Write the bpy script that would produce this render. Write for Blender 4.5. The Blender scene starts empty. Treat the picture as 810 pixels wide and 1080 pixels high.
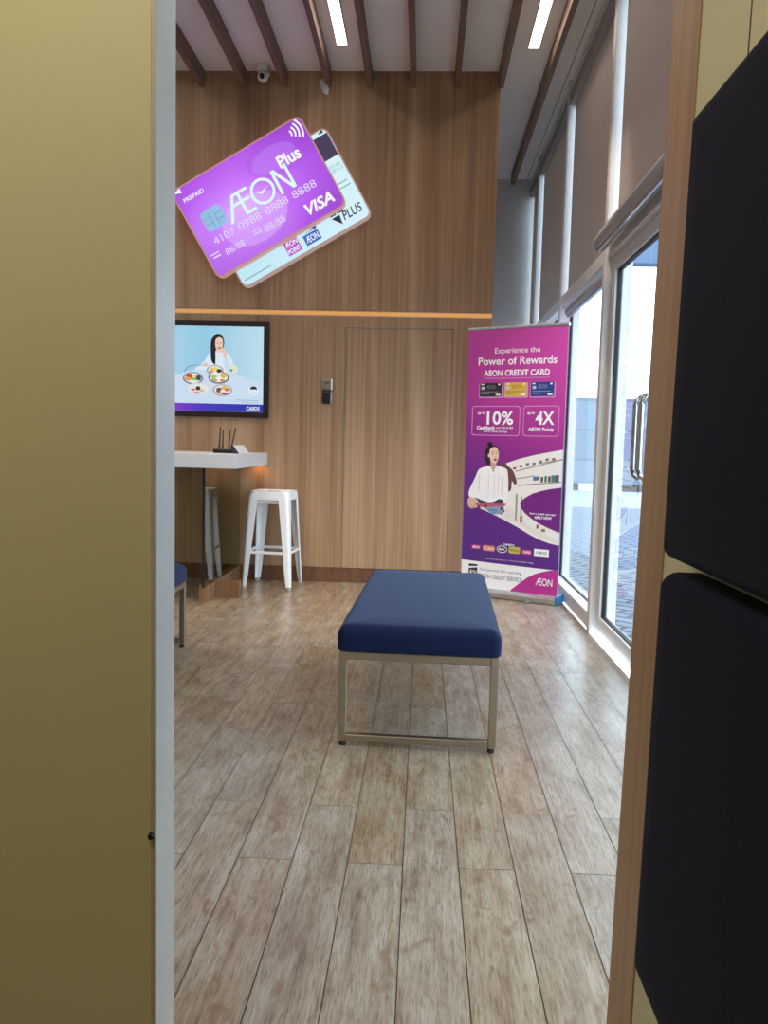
import bpy, bmesh, math, random
from mathutils import Matrix, Vector
random.seed(7)
SC = bpy.context.scene
COL = SC.collection

# ---------------------------------------------------------------- camera
cam_d = bpy.data.cameras.new('camera'); cam = bpy.data.objects.new('camera', cam_d); COL.objects.link(cam)
def cam_axes(yaw, pitch, roll):
    f = Vector((-math.sin(yaw)*math.cos(pitch), math.cos(yaw)*math.cos(pitch), -math.sin(pitch)))
    r = Vector((math.cos(yaw), math.sin(yaw), 0)); u = r.cross(f)
    r2 = r*math.cos(roll) + u*math.sin(roll); u2 = -r*math.sin(roll) + u*math.cos(roll)
    return r2, u2, f
r_, u_, f_ = cam_axes(0.0473482, 0.0850393, 0.0247121)
m = Matrix(((r_.x, u_.x, -f_.x, 0), (r_.y, u_.y, -f_.y, 0), (r_.z, u_.z, -f_.z, 1.15), (0, 0, 0, 1)))
cam.matrix_world = m
cam_d.sensor_fit = 'VERTICAL'; cam_d.sensor_height = 36; cam_d.lens = 841.24/1080*36
cam_d.clip_start = 0.02; cam_d.clip_end = 300
SC.camera = cam

# ---------------------------------------------------------------- world, exposure
w = bpy.data.worlds.new('overcast_sky'); SC.world = w; w.use_nodes = True
bg = w.node_tree.nodes['Background']; bg.inputs[0].default_value = (0.74, 0.87, 1.0, 1); bg.inputs[1].default_value = 5.5
SC.view_settings.view_transform = 'Standard'; SC.view_settings.look = 'None'
SC.view_settings.exposure = 0.0; SC.view_settings.gamma = 1.0
try: SC.view_settings.use_curve_mapping = False
except Exception: pass
SC.cycles.use_denoising = True
SC.cycles.max_bounces = 10; SC.cycles.diffuse_bounces = 6; SC.cycles.transparent_max_bounces = 16
CEIL_LAMP = 12.5      # emission of the linear ceiling lamps
FILL_SPOT_W = 130.0         # each unseen spotlight added to brighten the waiting area
BOOTH_LAMP = 66.0     # emission of the warm lamp in the booth

# ---------------------------------------------------------------- materials
def c(r, g, b):
    f = lambda v: v/12.92 if v <= 0.04045 else ((v+0.055)/1.055)**2.4
    return (f(r/255), f(g/255), f(b/255), 1)
def nn(nt, typ, **kw):
    n = nt.nodes.new(typ)
    for k, v in kw.items(): setattr(n, k, v)
    return n
def base(name):
    mt = bpy.data.materials.new(name); mt.use_nodes = True
    nt = mt.node_tree; b = nt.nodes['Principled BSDF']
    return mt, nt, b
def ramp(nt, stops, fac=None):
    r = nn(nt, 'ShaderNodeValToRGB')
    e = r.color_ramp.elements
    while len(e) < len(stops): e.new(0.5)
    for i, (p, col) in enumerate(stops): e[i].position = p; e[i].color = col
    if fac is not None: nt.links.new(fac, r.inputs[0])
    return r
def plain(name, col, rough=0.5, metal=0.0, spec=0.5, var=0.06, scale=30, bump=0.0):
    """painted / moulded surface with a faint procedural mottle"""
    mt, nt, b = base(name)
    tc = nn(nt, 'ShaderNodeTexCoord'); no = nn(nt, 'ShaderNodeTexNoise'); no.inputs['Scale'].default_value = scale; no.inputs['Detail'].default_value = 4
    nt.links.new(tc.outputs['Object'], no.inputs['Vector'])
    d = tuple(v*(1-var) for v in col[:3])+(1,); l = tuple(min(1, v*(1+var)) for v in col[:3])+(1,)
    r = ramp(nt, [(0.3, d), (0.7, l)], no.outputs['Fac'])
    nt.links.new(r.outputs[0], b.inputs['Base Color'])
    b.inputs['Roughness'].default_value = rough; b.inputs['Metallic'].default_value = metal
    b.inputs['Specular IOR Level'].default_value = spec
    if bump:
        bp = nn(nt, 'ShaderNodeBump'); bp.inputs['Strength'].default_value = bump; bp.inputs['Distance'].default_value = 0.002
        nt.links.new(no.outputs['Fac'], bp.inputs['Height']); nt.links.new(bp.outputs[0], b.inputs['Normal'])
    return mt
def glow(name, col, strength=1.0):
    """a lamp or a lit screen: emits its own colour, a little gloss in front"""
    mt, nt, b = base(name)
    b.inputs['Base Color'].default_value = (0.01, 0.01, 0.01, 1); b.inputs['Roughness'].default_value = 0.4
    b.inputs['Emission Color'].default_value = col; b.inputs['Emission Strength'].default_value = strength
    return mt
def wood(name, dark, mid, light, rough=0.5, sx=9.0, sz=0.35, axis='Z'):
    mt, nt, b = base(name)
    tc = nn(nt, 'ShaderNodeTexCoord')
    def streak(s_across, s_along, det, dist=0.0):
        mp = nn(nt, 'ShaderNodeMapping')
        sc = {'Z': (s_across, s_across, s_along), 'Y': (s_across, s_along, s_across), 'X': (s_along, s_across, s_across)}[axis]
        mp.inputs['Scale'].default_value = sc
        no = nn(nt, 'ShaderNodeTexNoise'); no.inputs['Scale'].default_value = 1; no.inputs['Detail'].default_value = det; no.inputs['Distortion'].default_value = dist
        nt.links.new(tc.outputs['Object'], mp.inputs[0]); nt.links.new(mp.outputs[0], no.inputs['Vector'])
        return no.outputs['Fac']
    a = streak(sx, sz, 5, 0.6); f = streak(sx*9, sz*2.2, 3)
    mx = nn(nt, 'ShaderNodeMix', data_type='FLOAT'); mx.inputs[0].default_value = 0.34
    nt.links.new(a, mx.inputs[2]); nt.links.new(f, mx.inputs[3])
    r = ramp(nt, [(0.32, dark), (0.5, mid), (0.66, light)], mx.outputs[0])
    nt.links.new(r.outputs[0], b.inputs['Base Color']); b.inputs['Roughness'].default_value = rough
    b.inputs['Specular IOR Level'].default_value = 0.3
    bp = nn(nt, 'ShaderNodeBump'); bp.inputs['Strength'].default_value = 0.12; bp.inputs['Distance'].default_value = 0.001
    nt.links.new(f, bp.inputs['Height']); nt.links.new(bp.outputs[0], b.inputs['Normal'])
    return mt
def fabric(name, col, col2, rough=0.9, scale=350, sheen=0.25):
    mt, nt, b = base(name)
    tc = nn(nt, 'ShaderNodeTexCoord'); no = nn(nt, 'ShaderNodeTexNoise'); no.inputs['Scale'].default_value = scale; no.inputs['Detail'].default_value = 3
    nt.links.new(tc.outputs['Object'], no.inputs['Vector'])
    r = ramp(nt, [(0.3, col), (0.7, col2)], no.outputs['Fac'])
    nt.links.new(r.outputs[0], b.inputs['Base Color']); b.inputs['Roughness'].default_value = rough
    b.inputs['Sheen Weight'].default_value = sheen; b.inputs['Sheen Roughness'].default_value = 0.4
    b.inputs['Sheen Tint'].default_value = (0.5, 0.6, 0.9, 1)
    b.inputs['Specular IOR Level'].default_value = 0.2
    bp = nn(nt, 'ShaderNodeBump'); bp.inputs['Strength'].default_value = 0.25; bp.inputs['Distance'].default_value = 0.001
    nt.links.new(no.outputs['Fac'], bp.inputs['Height']); nt.links.new(bp.outputs[0], b.inputs['Normal'])
    return mt
def glass(name, tint, refl_ior=1.45, extra=0.0):
    mt, nt, b = base(name); nt.nodes.remove(b)
    out = nt.nodes['Material Output']
    tr = nn(nt, 'ShaderNodeBsdfTransparent'); tr.inputs[0].default_value = tint
    gl = nn(nt, 'ShaderNodeBsdfGlossy'); gl.inputs['Roughness'].default_value = 0.0; gl.inputs[0].default_value = (1, 1, 1, 1)
    fr = nn(nt, 'ShaderNodeFresnel'); fr.inputs[0].default_value = refl_ior
    fac = fr.outputs[0]
    if extra:
        ad = nn(nt, 'ShaderNodeMath', operation='ADD', use_clamp=True); ad.inputs[1].default_value = extra
        nt.links.new(fac, ad.inputs[0]); fac = ad.outputs[0]
    ge = nn(nt, 'ShaderNodeNewGeometry'); inv = nn(nt, 'ShaderNodeMath', operation='SUBTRACT'); inv.inputs[0].default_value = 1.0
    nt.links.new(ge.outputs['Backfacing'], inv.inputs[1])          # only the outer side of a pane reflects
    mu = nn(nt, 'ShaderNodeMath', operation='MULTIPLY'); nt.links.new(fac, mu.inputs[0]); nt.links.new(inv.outputs[0], mu.inputs[1]); fac = mu.outputs[0]
    mx = nn(nt, 'ShaderNodeMixShader')
    nt.links.new(fac, mx.inputs[0]); nt.links.new(tr.outputs[0], mx.inputs[1]); nt.links.new(gl.outputs[0], mx.inputs[2])
    nt.links.new(mx.outputs[0], out.inputs[0])
    return mt
def screen_cloth(name, col, trans):
    mt, nt, b = base(name)
    out = nt.nodes['Material Output']
    tc = nn(nt, 'ShaderNodeTexCoord'); no = nn(nt, 'ShaderNodeTexNoise'); no.inputs['Scale'].default_value = 400
    nt.links.new(tc.outputs['Object'], no.inputs['Vector'])
    r = ramp(nt, [(0.3, tuple(v*0.93 for v in col[:3])+(1,)), (0.7, col)], no.outputs['Fac'])
    nt.links.new(r.outputs[0], b.inputs['Base Color']); b.inputs['Roughness'].default_value = 0.85
    tl = nn(nt, 'ShaderNodeBsdfTranslucent'); tl.inputs[0].default_value = col
    mx = nn(nt, 'ShaderNodeMixShader'); mx.inputs[0].default_value = trans
    nt.links.new(b.outputs[0], mx.inputs[1]); nt.links.new(tl.outputs[0], mx.inputs[2]); nt.links.new(mx.outputs[0], out.inputs[0])
    return mt
def floor_mat():
    mt, nt, b = base('wood_look_floor_tile')
    L = nt.links
    tc = nn(nt, 'ShaderNodeTexCoord'); at = nn(nt, 'ShaderNodeAttribute'); at.attribute_name = 'rnd'
    wn = nn(nt, 'ShaderNodeTexWhiteNoise', noise_dimensions='1D'); L.new(at.outputs['Fac'], wn.inputs['W'])
    sc = nn(nt, 'ShaderNodeVectorMath', operation='SCALE'); sc.inputs['Scale'].default_value = 40; L.new(wn.outputs['Color'], sc.inputs[0])
    ad = nn(nt, 'ShaderNodeVectorMath', operation='ADD'); L.new(tc.outputs['Object'], ad.inputs[0]); L.new(sc.outputs[0], ad.inputs[1])
    def noise(scale3, det, rough=0.5, dist=0.0):
        mp = nn(nt, 'ShaderNodeMapping'); mp.inputs['Scale'].default_value = scale3; L.new(ad.outputs[0], mp.inputs[0])
        no = nn(nt, 'ShaderNodeTexNoise'); no.inputs['Scale'].default_value = 1; no.inputs['Detail'].default_value = det
        no.inputs['Roughness'].default_value = rough; no.inputs['Distortion'].default_value = dist
        L.new(mp.outputs[0], no.inputs['Vector']); return no.outputs['Fac']
    blot = noise((11, 4.0, 11), 7, 0.62, 0.5)
    streak = noise((62, 2.6, 62), 6, 0.7, 0.25)
    fine = noise((260, 18, 260), 5, 0.75)
    knot = noise((16, 7, 16), 4, 0.6, 1.5)
    mx = nn(nt, 'ShaderNodeMix', data_type='FLOAT'); mx.inputs[0].default_value = 0.45; L.new(blot, mx.inputs[2]); L.new(streak, mx.inputs[3])
    r1 = ramp(nt, [(0.33, c(116, 92, 72)), (0.45, c(144, 123, 101)), (0.55, c(158, 141, 121)), (0.70, c(178, 166, 150))], mx.outputs[0])
    # light grey worn fine grain
    r2 = ramp(nt, [(0.36, (0.55, 0.52, 0.50, 1)), (0.52, (1.04, 1.04, 1.04, 1)), (0.75, (1.0, 1.0, 1.0, 1))], fine)
    mu = nn(nt, 'ShaderNodeMix', data_type='RGBA', blend_type='MULTIPLY'); mu.inputs[0].default_value = 0.9
    L.new(r1.outputs[0], mu.inputs[6]); L.new(r2.outputs[0], mu.inputs[7])
    # brown knots
    r3 = ramp(nt, [(0.57, (0, 0, 0, 1)), (0.70, (0.85, 0.85, 0.85, 1))], knot)
    mk = nn(nt, 'ShaderNodeMix', data_type='RGBA'); L.new(r3.outputs[0], mk.inputs[0]); L.new(mu.outputs[2], mk.inputs[6]); mk.inputs[7].default_value = c(126, 96, 70)
    sep = nn(nt, 'ShaderNodeSeparateXYZ'); L.new(wn.outputs['Color'], sep.inputs[0])
    mr = nn(nt, 'ShaderNodeMapRange'); mr.inputs[3].default_value = 0.90; mr.inputs[4].default_value = 1.04; L.new(sep.outputs[0], mr.inputs[0])
    hs = nn(nt, 'ShaderNodeHueSaturation'); L.new(mr.outputs[0], hs.inputs['Value']); L.new(mk.outputs[2], hs.inputs['Color'])
    mr2 = nn(nt, 'ShaderNodeMapRange'); mr2.inputs[3].default_value = 0.80; mr2.inputs[4].default_value = 1.15; L.new(sep.outputs[1], mr2.inputs[0])
    L.new(mr2.outputs[0], hs.inputs['Saturation'])
    L.new(hs.outputs[0], b.inputs['Base Color'])
    b.inputs['Roughness'].default_value = 0.27; b.inputs['Specular IOR Level'].default_value = 0.6
    bp = nn(nt, 'ShaderNodeBump'); bp.inputs['Strength'].default_value = 0.25; bp.inputs['Distance'].default_value = 0.001
    L.new(fine, bp.inputs['Height']); L.new(bp.outputs[0], b.inputs['Normal'])
    return mt
def brick_mat(name, c1, c2, mortar, scale, bw, bh, ms, rot=0.0, vertical=False, rough=0.8):
    mt, nt, b = base(name)
    tc = nn(nt, 'ShaderNodeTexCoord'); mp = nn(nt, 'ShaderNodeMapping')
    mp.inputs['Rotation'].default_value = (math.pi/2 if vertical else 0, 0, rot)
    br = nn(nt, 'ShaderNodeTexBrick'); br.inputs['Color1'].default_value = c1; br.inputs['Color2'].default_value = c2; br.inputs['Mortar'].default_value = mortar
    br.inputs['Scale'].default_value = scale; br.inputs['Brick Width'].default_value = bw; br.inputs['Row Height'].default_value = bh; br.inputs['Mortar Size'].default_value = ms
    nt.links.new(tc.outputs['Object'], mp.inputs[0]); nt.links.new(mp.outputs[0], br.inputs[0])
    nt.links.new(br.outputs[0], b.inputs['Base Color']); b.inputs['Roughness'].default_value = rough
    return mt
def gradient_print(name, stops, axis=(0, 0, 1), lo=0.0, hi=1.0, emit=0.0, stripes=0.0):
    """ink that is printed from one colour to another along the object's own axis"""
    mt, nt, b = base(name); L = nt.links
    tc = nn(nt, 'ShaderNodeTexCoord')
    dp = nn(nt, 'ShaderNodeVectorMath', operation='DOT_PRODUCT'); dp.inputs[1].default_value = axis; L.new(tc.outputs['Object'], dp.inputs[0])
    mr = nn(nt, 'ShaderNodeMapRange'); mr.inputs[1].default_value = lo; mr.inputs[2].default_value = hi; L.new(dp.outputs['Value'], mr.inputs[0])
    r = ramp(nt, stops, mr.outputs[0])
    if emit:
        b.inputs['Base Color'].default_value = (0.01, 0.01, 0.01, 1)
        L.new(r.outputs[0], b.inputs['Emission Color']); b.inputs['Emission Strength'].default_value = emit
        b.inputs['Roughness'].default_value = 0.4
    else:
        L.new(r.outputs[0], b.inputs['Base Color']); b.inputs['Roughness'].default_value = 0.45
    return mt
def card_print(name, emit):
    """backlit purple card face: violet with paler rings and fine hatching"""
    mt, nt, b = base(name); L = nt.links
    tc = nn(nt, 'ShaderNodeTexCoord')
    def dist(px, pz, sx=1.0, sz=1.0):
        mp = nn(nt, 'ShaderNodeMapping'); mp.inputs['Location'].default_value = (-px*sx, 0, -pz*sz); mp.inputs['Scale'].default_value = (sx, 0, sz)
        L.new(tc.outputs['Object'], mp.inputs[0])
        ln = nn(nt, 'ShaderNodeVectorMath', operation='LENGTH'); L.new(mp.outputs[0], ln.inputs[0]); return ln.outputs['Value']
    g = ramp(nt, [(0.0, c(208, 160, 255)), (0.30, c(196, 108, 250)), (0.75, c(172, 74, 228)), (1.0, c(150, 62, 205))], dist(-0.12, 0.0, 1.2, 1.9))  # paler middle: hot spot of the backlight put into the card colour
    cur = g.outputs[0]
    for (px, pz, sx, sz, rad, col, amt) in ((-0.10, -0.12, 2.2, 3.2, 0.62, c(225, 185, 255), 0.35), (0.25, 0.20, 2.6, 5.0, 0.5, c(206, 150, 255), 0.35), (0.33, 0.22, 1.9, 3.6, 0.60, c(146, 70, 205), 0.25)):
        rr = ramp(nt, [(max(0, rad-0.03), (amt, amt, amt, 1)), (rad, (0, 0, 0, 1))], dist(px, pz, sx, sz))
        mx = nn(nt, 'ShaderNodeMix', data_type='RGBA'); L.new(rr.outputs[0], mx.inputs[0]); L.new(cur, mx.inputs[6]); mx.inputs[7].default_value = col; cur = mx.outputs[2]
    sep = nn(nt, 'ShaderNodeSeparateXYZ'); L.new(tc.outputs['Object'], sep.inputs[0])
    sn = nn(nt, 'ShaderNodeMath', operation='SINE'); ml = nn(nt, 'ShaderNodeMath', operation='MULTIPLY'); ml.inputs[1].default_value = 420; L.new(sep.outputs[2], ml.inputs[0]); L.new(ml.outputs[0], sn.inputs[0])
    ht = ramp(nt, [(0.0, (0, 0, 0, 1)), (0.6, (0.16, 0.16, 0.16, 1))], sn.outputs[0])
    reg = ramp(nt, [(0.40, (1, 1, 1, 1)), (0.56, (0, 0, 0, 1))], dist(-0.30, -0.30))
    mm = nn(nt, 'ShaderNodeMix', data_type='RGBA', blend_type='MULTIPLY'); mm.inputs[0].default_value = 1; L.new(ht.outputs[0], mm.inputs[6]); L.new(reg.outputs[0], mm.inputs[7])
    mx = nn(nt, 'ShaderNodeMix', data_type='RGBA'); L.new(mm.outputs[2], mx.inputs[0]); L.new(cur, mx.inputs[6]); mx.inputs[7].default_value = (1, 1, 1, 1); cur = mx.outputs[2]
    b.inputs['Base Color'].default_value = (0.02, 0.01, 0.03, 1); b.inputs['Roughness'].default_value = 0.35
    L.new(cur, b.inputs['Emission Color']); b.inputs['Emission Strength'].default_value = emit
    return mt

M = {}
M['floor'] = floor_mat()
M['grout'] = plain('floor_joint', c(70, 60, 52), 0.9)
M['ceiling'] = plain('ceiling_paint', c(236, 228, 221), 0.8, var=0.02, scale=3)
M['white_wall'] = plain('white_wall_paint', c(196, 192, 188), 0.8, var=0.02, scale=4)
M['wood'] = wood('oak_laminate', c(124, 92, 68), c(160, 126, 96), c(186, 154, 122), 0.5, 4.6, 0.22)
M['beam'] = wood('beam_laminate', c(104, 80, 66), c(122, 96, 80), c(138, 110, 92), 0.55, 20, 0.6, 'Y')
M['skirting'] = wood('brown_skirting', c(92, 60, 44), c(108, 72, 53), c(122, 84, 62), 0.5, 0.5, 20, 'X')
M['jamb'] = wood('oak_edge', c(140, 110, 84), c(162, 130, 100), c(178, 146, 114), 0.45, 30, 0.6)
M['olive'] = plain('olive_cream_paint', c(194, 188, 153), 0.55, var=0.015, scale=2, spec=0.35)
M['grey_trim'] = plain('pale_grey_edge', c(172, 166, 158), 0.4, var=0.04, scale=8)
M['navy'] = fabric('navy_weave', c(7, 14, 36), c(16, 30, 70), sheen=0.22)
M['navy_dark'] = fabric('dark_navy_upholstery', c(2, 5, 20), c(6, 11, 36), 0.9, 260, 0.05)
M['steel'] = plain('brushed_steel', c(176, 164, 150), 0.32, 1.0, var=0.05, scale=60)
M['chrome'] = plain('polished_steel', c(190, 192, 196), 0.12, 1.0, var=0.02)
M['rubber'] = plain('black_rubber', c(16, 15, 15), 0.6)
M['black'] = plain('black_plastic', c(20, 18, 18), 0.35)
M['bezel'] = plain('dark_brown_bezel', c(38, 20, 22), 0.4)
M['stool'] = plain('white_powder_coat', c(236, 236, 238), 0.32, var=0.02)
M['white_gloss'] = plain('white_solid_surface', c(208, 207, 210), 0.3, var=0.01)
M['frame'] = plain('white_aluminium', c(214, 210, 208), 0.35, var=0.02)
M['gasket'] = plain('black_gasket', c(14, 16, 22), 0.6)
M['blind'] = screen_cloth('taupe_blind_cloth', c(182, 166, 156), 0.36)
M['blind_tube'] = plain('grey_blind_cassette', c(150, 148, 150), 0.4, var=0.03)
M['track'] = plain('dark_track', c(150, 140, 134), 0.4)
M['alu'] = plain('anodised_aluminium', c(205, 205, 205), 0.25, 0.9)
M['glass'] = glass('window_glass', (0.93, 0.975, 0.985, 1))
M['panel_glass'] = glass('greenish_panel_glass', (0.72, 0.74, 0.62, 1), 1.45, 0.03)
M['led'] = glow('warm_led_strip', c(238, 170, 92), 0.8)
M['lamp'] = glow('lamp_diffuser', (1.0, 0.90, 0.78, 1), CEIL_LAMP)
M['booth_lamp'] = glow('warm_lamp_diffuser', (1.0, 0.90, 0.68, 1), BOOTH_LAMP)
M['lens'] = plain('black_lens', c(10, 10, 12), 0.08)
M['cam_white'] = plain('white_camera_plastic', c(225, 220, 218), 0.4)
M['paver'] = brick_mat('interlocking_pavers', c(112, 124, 142), c(98, 110, 128), c(44, 52, 66), 1.0, 0.26, 0.13, 0.02, math.radians(40))
M['concrete'] = plain('pale_drive_concrete', c(138, 146, 158), 0.85, var=0.05, scale=1.5)
M['block'] = brick_mat('block_wall', c(118, 130, 146), c(112, 124, 140), c(88, 98, 112), 1.0, 2.6, 0.85, 0.03, 0, True)
M['kerb_white'] = plain('kerb_white_paint', c(225, 225, 222), 0.7)
M['kerb_black'] = plain('kerb_black_paint', c(52, 56, 60), 0.7)
M['canopy'] = plain('pale_blue_grey_paint', c(84, 106, 134), 0.6)

# ---------------------------------------------------------------- mesh helpers
def link(name, bm, mat, parent=None, smooth=False, loc=None, recalc=True):
    if recalc and bm.faces: bmesh.ops.recalc_face_normals(bm, faces=bm.faces)
    me = bpy.data.meshes.new(name); bm.to_mesh(me); bm.free()
    for mm in (mat if isinstance(mat, (list, tuple)) else [mat]): me.materials.append(mm)
    o = bpy.data.objects.new(name, me); COL.objects.link(o)
    if parent is not None: o.parent = parent
    if loc is not None: o.location = loc
    if smooth:
        for p in me.polygons: p.use_smooth = True
    return o
def empty(name, loc=(0, 0, 0), rot=(0, 0, 0)):
    o = bpy.data.objects.new(name, None); COL.objects.link(o); o.location = loc; o.rotation_euler = rot; o.empty_display_size = 0.1
    return o
def tag(o, label, cat, group=None, kind=None):
    o['label'] = label; o['category'] = cat
    if group: o['group'] = group
    if kind: o['kind'] = kind
    return o
def struct(o, label=None):
    o['kind'] = 'structure'
    if label: o['label'] = label
    return o
def box(bm, x0, x1, y0, y1, z0, z1, bev=0.0, seg=2, mi=0):
    vs = [bm.verts.new((x, y, z)) for x in (x0, x1) for y in (y0, y1) for z in (z0, z1)]
    fs = [bm.faces.new([vs[i] for i in q]) for q in ((0, 1, 3, 2), (4, 6, 7, 5), (0, 4, 5, 1), (2, 3, 7, 6), (0, 2, 6, 4), (1, 5, 7, 3))]
    for f in fs: f.material_index = mi
    if bev:
        bmesh.ops.bevel(bm, geom=list({e for f in fs for e in f.edges}), offset=bev, segments=seg, profile=0.6, affect='EDGES', clamp_overlap=True)
    return bm
def B(x0, x1, y0, y1, z0, z1, bev=0.0, seg=2):
    return box(bmesh.new(), x0, x1, y0, y1, z0, z1, bev, seg)
def cyl(bm, p0, p1, r0, r1=None, n=20, cap=True):
    r1 = r0 if r1 is None else r1
    p0, p1 = Vector(p0), Vector(p1); d = (p1-p0); q = d.to_track_quat('Z', 'Y')
    a, b2 = [], []
    for i in range(n):
        t = 2*math.pi*i/n; v = Vector((math.cos(t), math.sin(t), 0))
        a.append(bm.verts.new(p0 + q @ (v*r0))); b2.append(bm.verts.new(p1 + q @ (v*r1)))
    for i in range(n): bm.faces.new((a[i], a[(i+1) % n], b2[(i+1) % n], b2[i]))
    if cap: bm.faces.new(list(reversed(a))); bm.faces.new(b2)
    return bm
def tube(bm, pts, r, n=12, closed=False):
    """round tube along a polyline with rings turned to the mean direction"""
    P = [Vector(p) for p in pts]; rings = []; N = len(P)
    for i, p in enumerate(P):
        a = P[i-1] if (i > 0 or closed) else p; b2 = P[(i+1) % N] if (i < N-1 or closed) else p
        d = (b2-a).normalized(); up = Vector((0, 0, 1)) if abs(d.z) < 0.9 else Vector((0, 1, 0))
        s = d.cross(up).normalized(); u = s.cross(d)
        rings.append([bm.verts.new(p + (s*math.cos(2*math.pi*k/n) + u*math.sin(2*math.pi*k/n))*r) for k in range(n)])
    for i in range(N if closed else N-1):
        A, Bq = rings[i], rings[(i+1) % N]
        off = 0
        if closed and i == N-1: off = min(range(n), key=lambda o: (A[0].co-Bq[o].co).length)
        for k in range(n): bm.faces.new((A[k], A[(k+1) % n], Bq[(k+1+off) % n], Bq[(k+off) % n]))
    if not closed: bm.faces.new(list(reversed(rings[0]))); bm.faces.new(rings[-1])
    return bm
def prism(bm, poly, axis, a, b2):
    """extrude a 2-D outline; axis 'Y': outline is (x,z); 'X': (y,z); 'Z': (x,y)"""
    def V(p, t): return {'Y': (p[0], t, p[1]), 'X': (t, p[0], p[1]), 'Z': (p[0], p[1], t)}[axis]
    A = [bm.verts.new(V(p, a)) for p in poly]; C2 = [bm.verts.new(V(p, b2)) for p in poly]
    n = len(poly); bm.faces.new(A); bm.faces.new(list(reversed(C2)))
    for i in range(n): bm.faces.new((A[i], C2[i], C2[(i+1) % n], A[(i+1) % n]))
    return bm
def rrect(x0, x1, z0, z1, r, n=6):
    out = []
    for (cx, cz, a0) in ((x1-r, z1-r, 0), (x0+r, z1-r, 90), (x0+r, z0+r, 180), (x1-r, z0+r, 270)):
        for i in range(n+1):
            t = math.radians(a0+90*i/n); out.append((cx+r*math.cos(t), cz+r*math.sin(t)))
    return out
def slab(P0, P1, Q0, Q1, t0, t1, rc, rb, rt, axis='Z', crown=0.0, n=5):
    """soft cushion: rounded outline, rounded lower and upper edges; t0 -> t1 is the way its face looks"""
    bm = bmesh.new(); sg = 1 if t1 > t0 else -1; lv = []
    for k in range(n+1):
        a = math.radians(90*k/n); lv.append((rb*(1-math.sin(a)), t0+sg*rb*(1-math.cos(a))))
    for k in range(n+1):
        a = math.radians(90*k/n); lv.append((rt*(1-math.cos(a)), t1-sg*rt*(1-math.sin(a))))
    lv.append((rt+0.03, t1+sg*crown*0.4)); lv.append((rt+0.10, t1+sg*crown))
    V = (lambda p, t: (p[0], p[1], t)) if axis == 'Z' else (lambda p, t: (t, p[0], p[1]))
    rings = [[bm.verts.new(V(p, t)) for p in rrect(P0+i, P1-i, Q0+i, Q1-i, max(rc-i, 0.003), 8)] for i, t in lv]
    m_ = len(rings[0])
    for A, C2 in zip(rings, rings[1:]):
        for i in range(m_): bm.faces.new((A[i], A[(i+1) % m_], C2[(i+1) % m_], C2[i]))
    bm.faces.new(rings[0]); bm.faces.new(rings[-1])
    return bm
def spline(pts, n=6):
    """closed Catmull-Rom curve through the points"""
    out = []; N = len(pts)
    for i in range(N):
        p0, p1, p2, p3 = pts[i-1], pts[i], pts[(i+1) % N], pts[(i+2) % N]
        for k in range(n):
            t = k/n
            out.append(tuple(0.5*((2*p1[j]) + (-p0[j]+p2[j])*t + (2*p0[j]-5*p1[j]+4*p2[j]-p3[j])*t*t + (-p0[j]+3*p1[j]-3*p2[j]+p3[j])*t**3) for j in (0, 1)))
    return out
def ell(cx, cz, rx, rz, n=24, rot=0.0):
    return [(cx+rx*math.cos(t)*math.cos(rot)-rz*math.sin(t)*math.sin(rot), cz+rx*math.cos(t)*math.sin(rot)+rz*math.sin(t)*math.cos(rot)) for t in (2*math.pi*i/n for i in range(n))]
def flat(name, polys, mat, parent, y, label=None):
    """print on a flat face: outlines in the parent's own X-Z plane, just proud of it at depth y"""
    bm = bmesh.new()
    for p in polys:
        f = bm.faces.new([bm.verts.new((q[0], y, q[1])) for q in p])
        f.normal_update()
        if f.normal.y > 0: f.normal_flip()
    bmesh.ops.triangulate(bm, faces=bm.faces, ngon_method='EAR_CLIP')
    o = link(name, bm, mat, parent, recalc=False)
    if label: o['label'] = label
    return o
def ring(outer, inner):
    """outline of a frame as one strip of quads"""
    n = len(outer); return [[outer[i], outer[(i+1) % n], inner[(i+1) % n], inner[i]] for i in range(n)]
def text(name, body, x0, x1, z0, z1, mat, parent, y, bold=0.0, shear=0.0, rot=0.0):
    """flat lettering fitted to a box in the parent's X-Z plane"""
    cu = bpy.data.curves.new(name, 'FONT'); cu.body = body; cu.size = 1; cu.offset = bold; cu.shear = shear; cu.resolution_u = 3
    cu.fill_mode = 'FRONT'
    t = bpy.data.objects.new(name, cu); COL.objects.link(t)
    bpy.context.view_layer.update()
    me = bpy.data.meshes.new_from_object(t.evaluated_get(bpy.context.evaluated_depsgraph_get()))
    bpy.data.objects.remove(t); bpy.data.curves.remove(cu)
    xs = [v.co.x for v in me.vertices]; ys = [v.co.y for v in me.vertices]
    ax, bx, ay, by = min(xs), max(xs), min(ys), max(ys)
    cx, cz = (x0+x1)/2, (z0+z1)/2
    for v in me.vertices:
        X = x0+(v.co.x-ax)/(bx-ax)*(x1-x0); Z = z0+(v.co.y-ay)/max(1e-6, by-ay)*(z1-z0)
        dx, dz = X-cx, Z-cz
        v.co = (cx+dx*math.cos(rot)-dz*math.sin(rot), y, cz+dx*math.sin(rot)+dz*math.cos(rot))
    me.materials.clear(); me.materials.append(mat)
    o = bpy.data.objects.new(name, me); COL.objects.link(o); o.parent = parent; me.name = name
    return o
def dup(root, loc, rot=None, label=None, group=None):
    r = root.copy(); COL.objects.link(r); r.location = loc
    if rot is not None: r.rotation_euler = rot
    if label: r['label'] = label
    if group: r['group'] = group
    for ch in list(root.children):
        k = ch.copy(); COL.objects.link(k); k.parent = r
        for g in list(ch.children):
            d = g.copy(); COL.objects.link(d); d.parent = k
    return r

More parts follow.
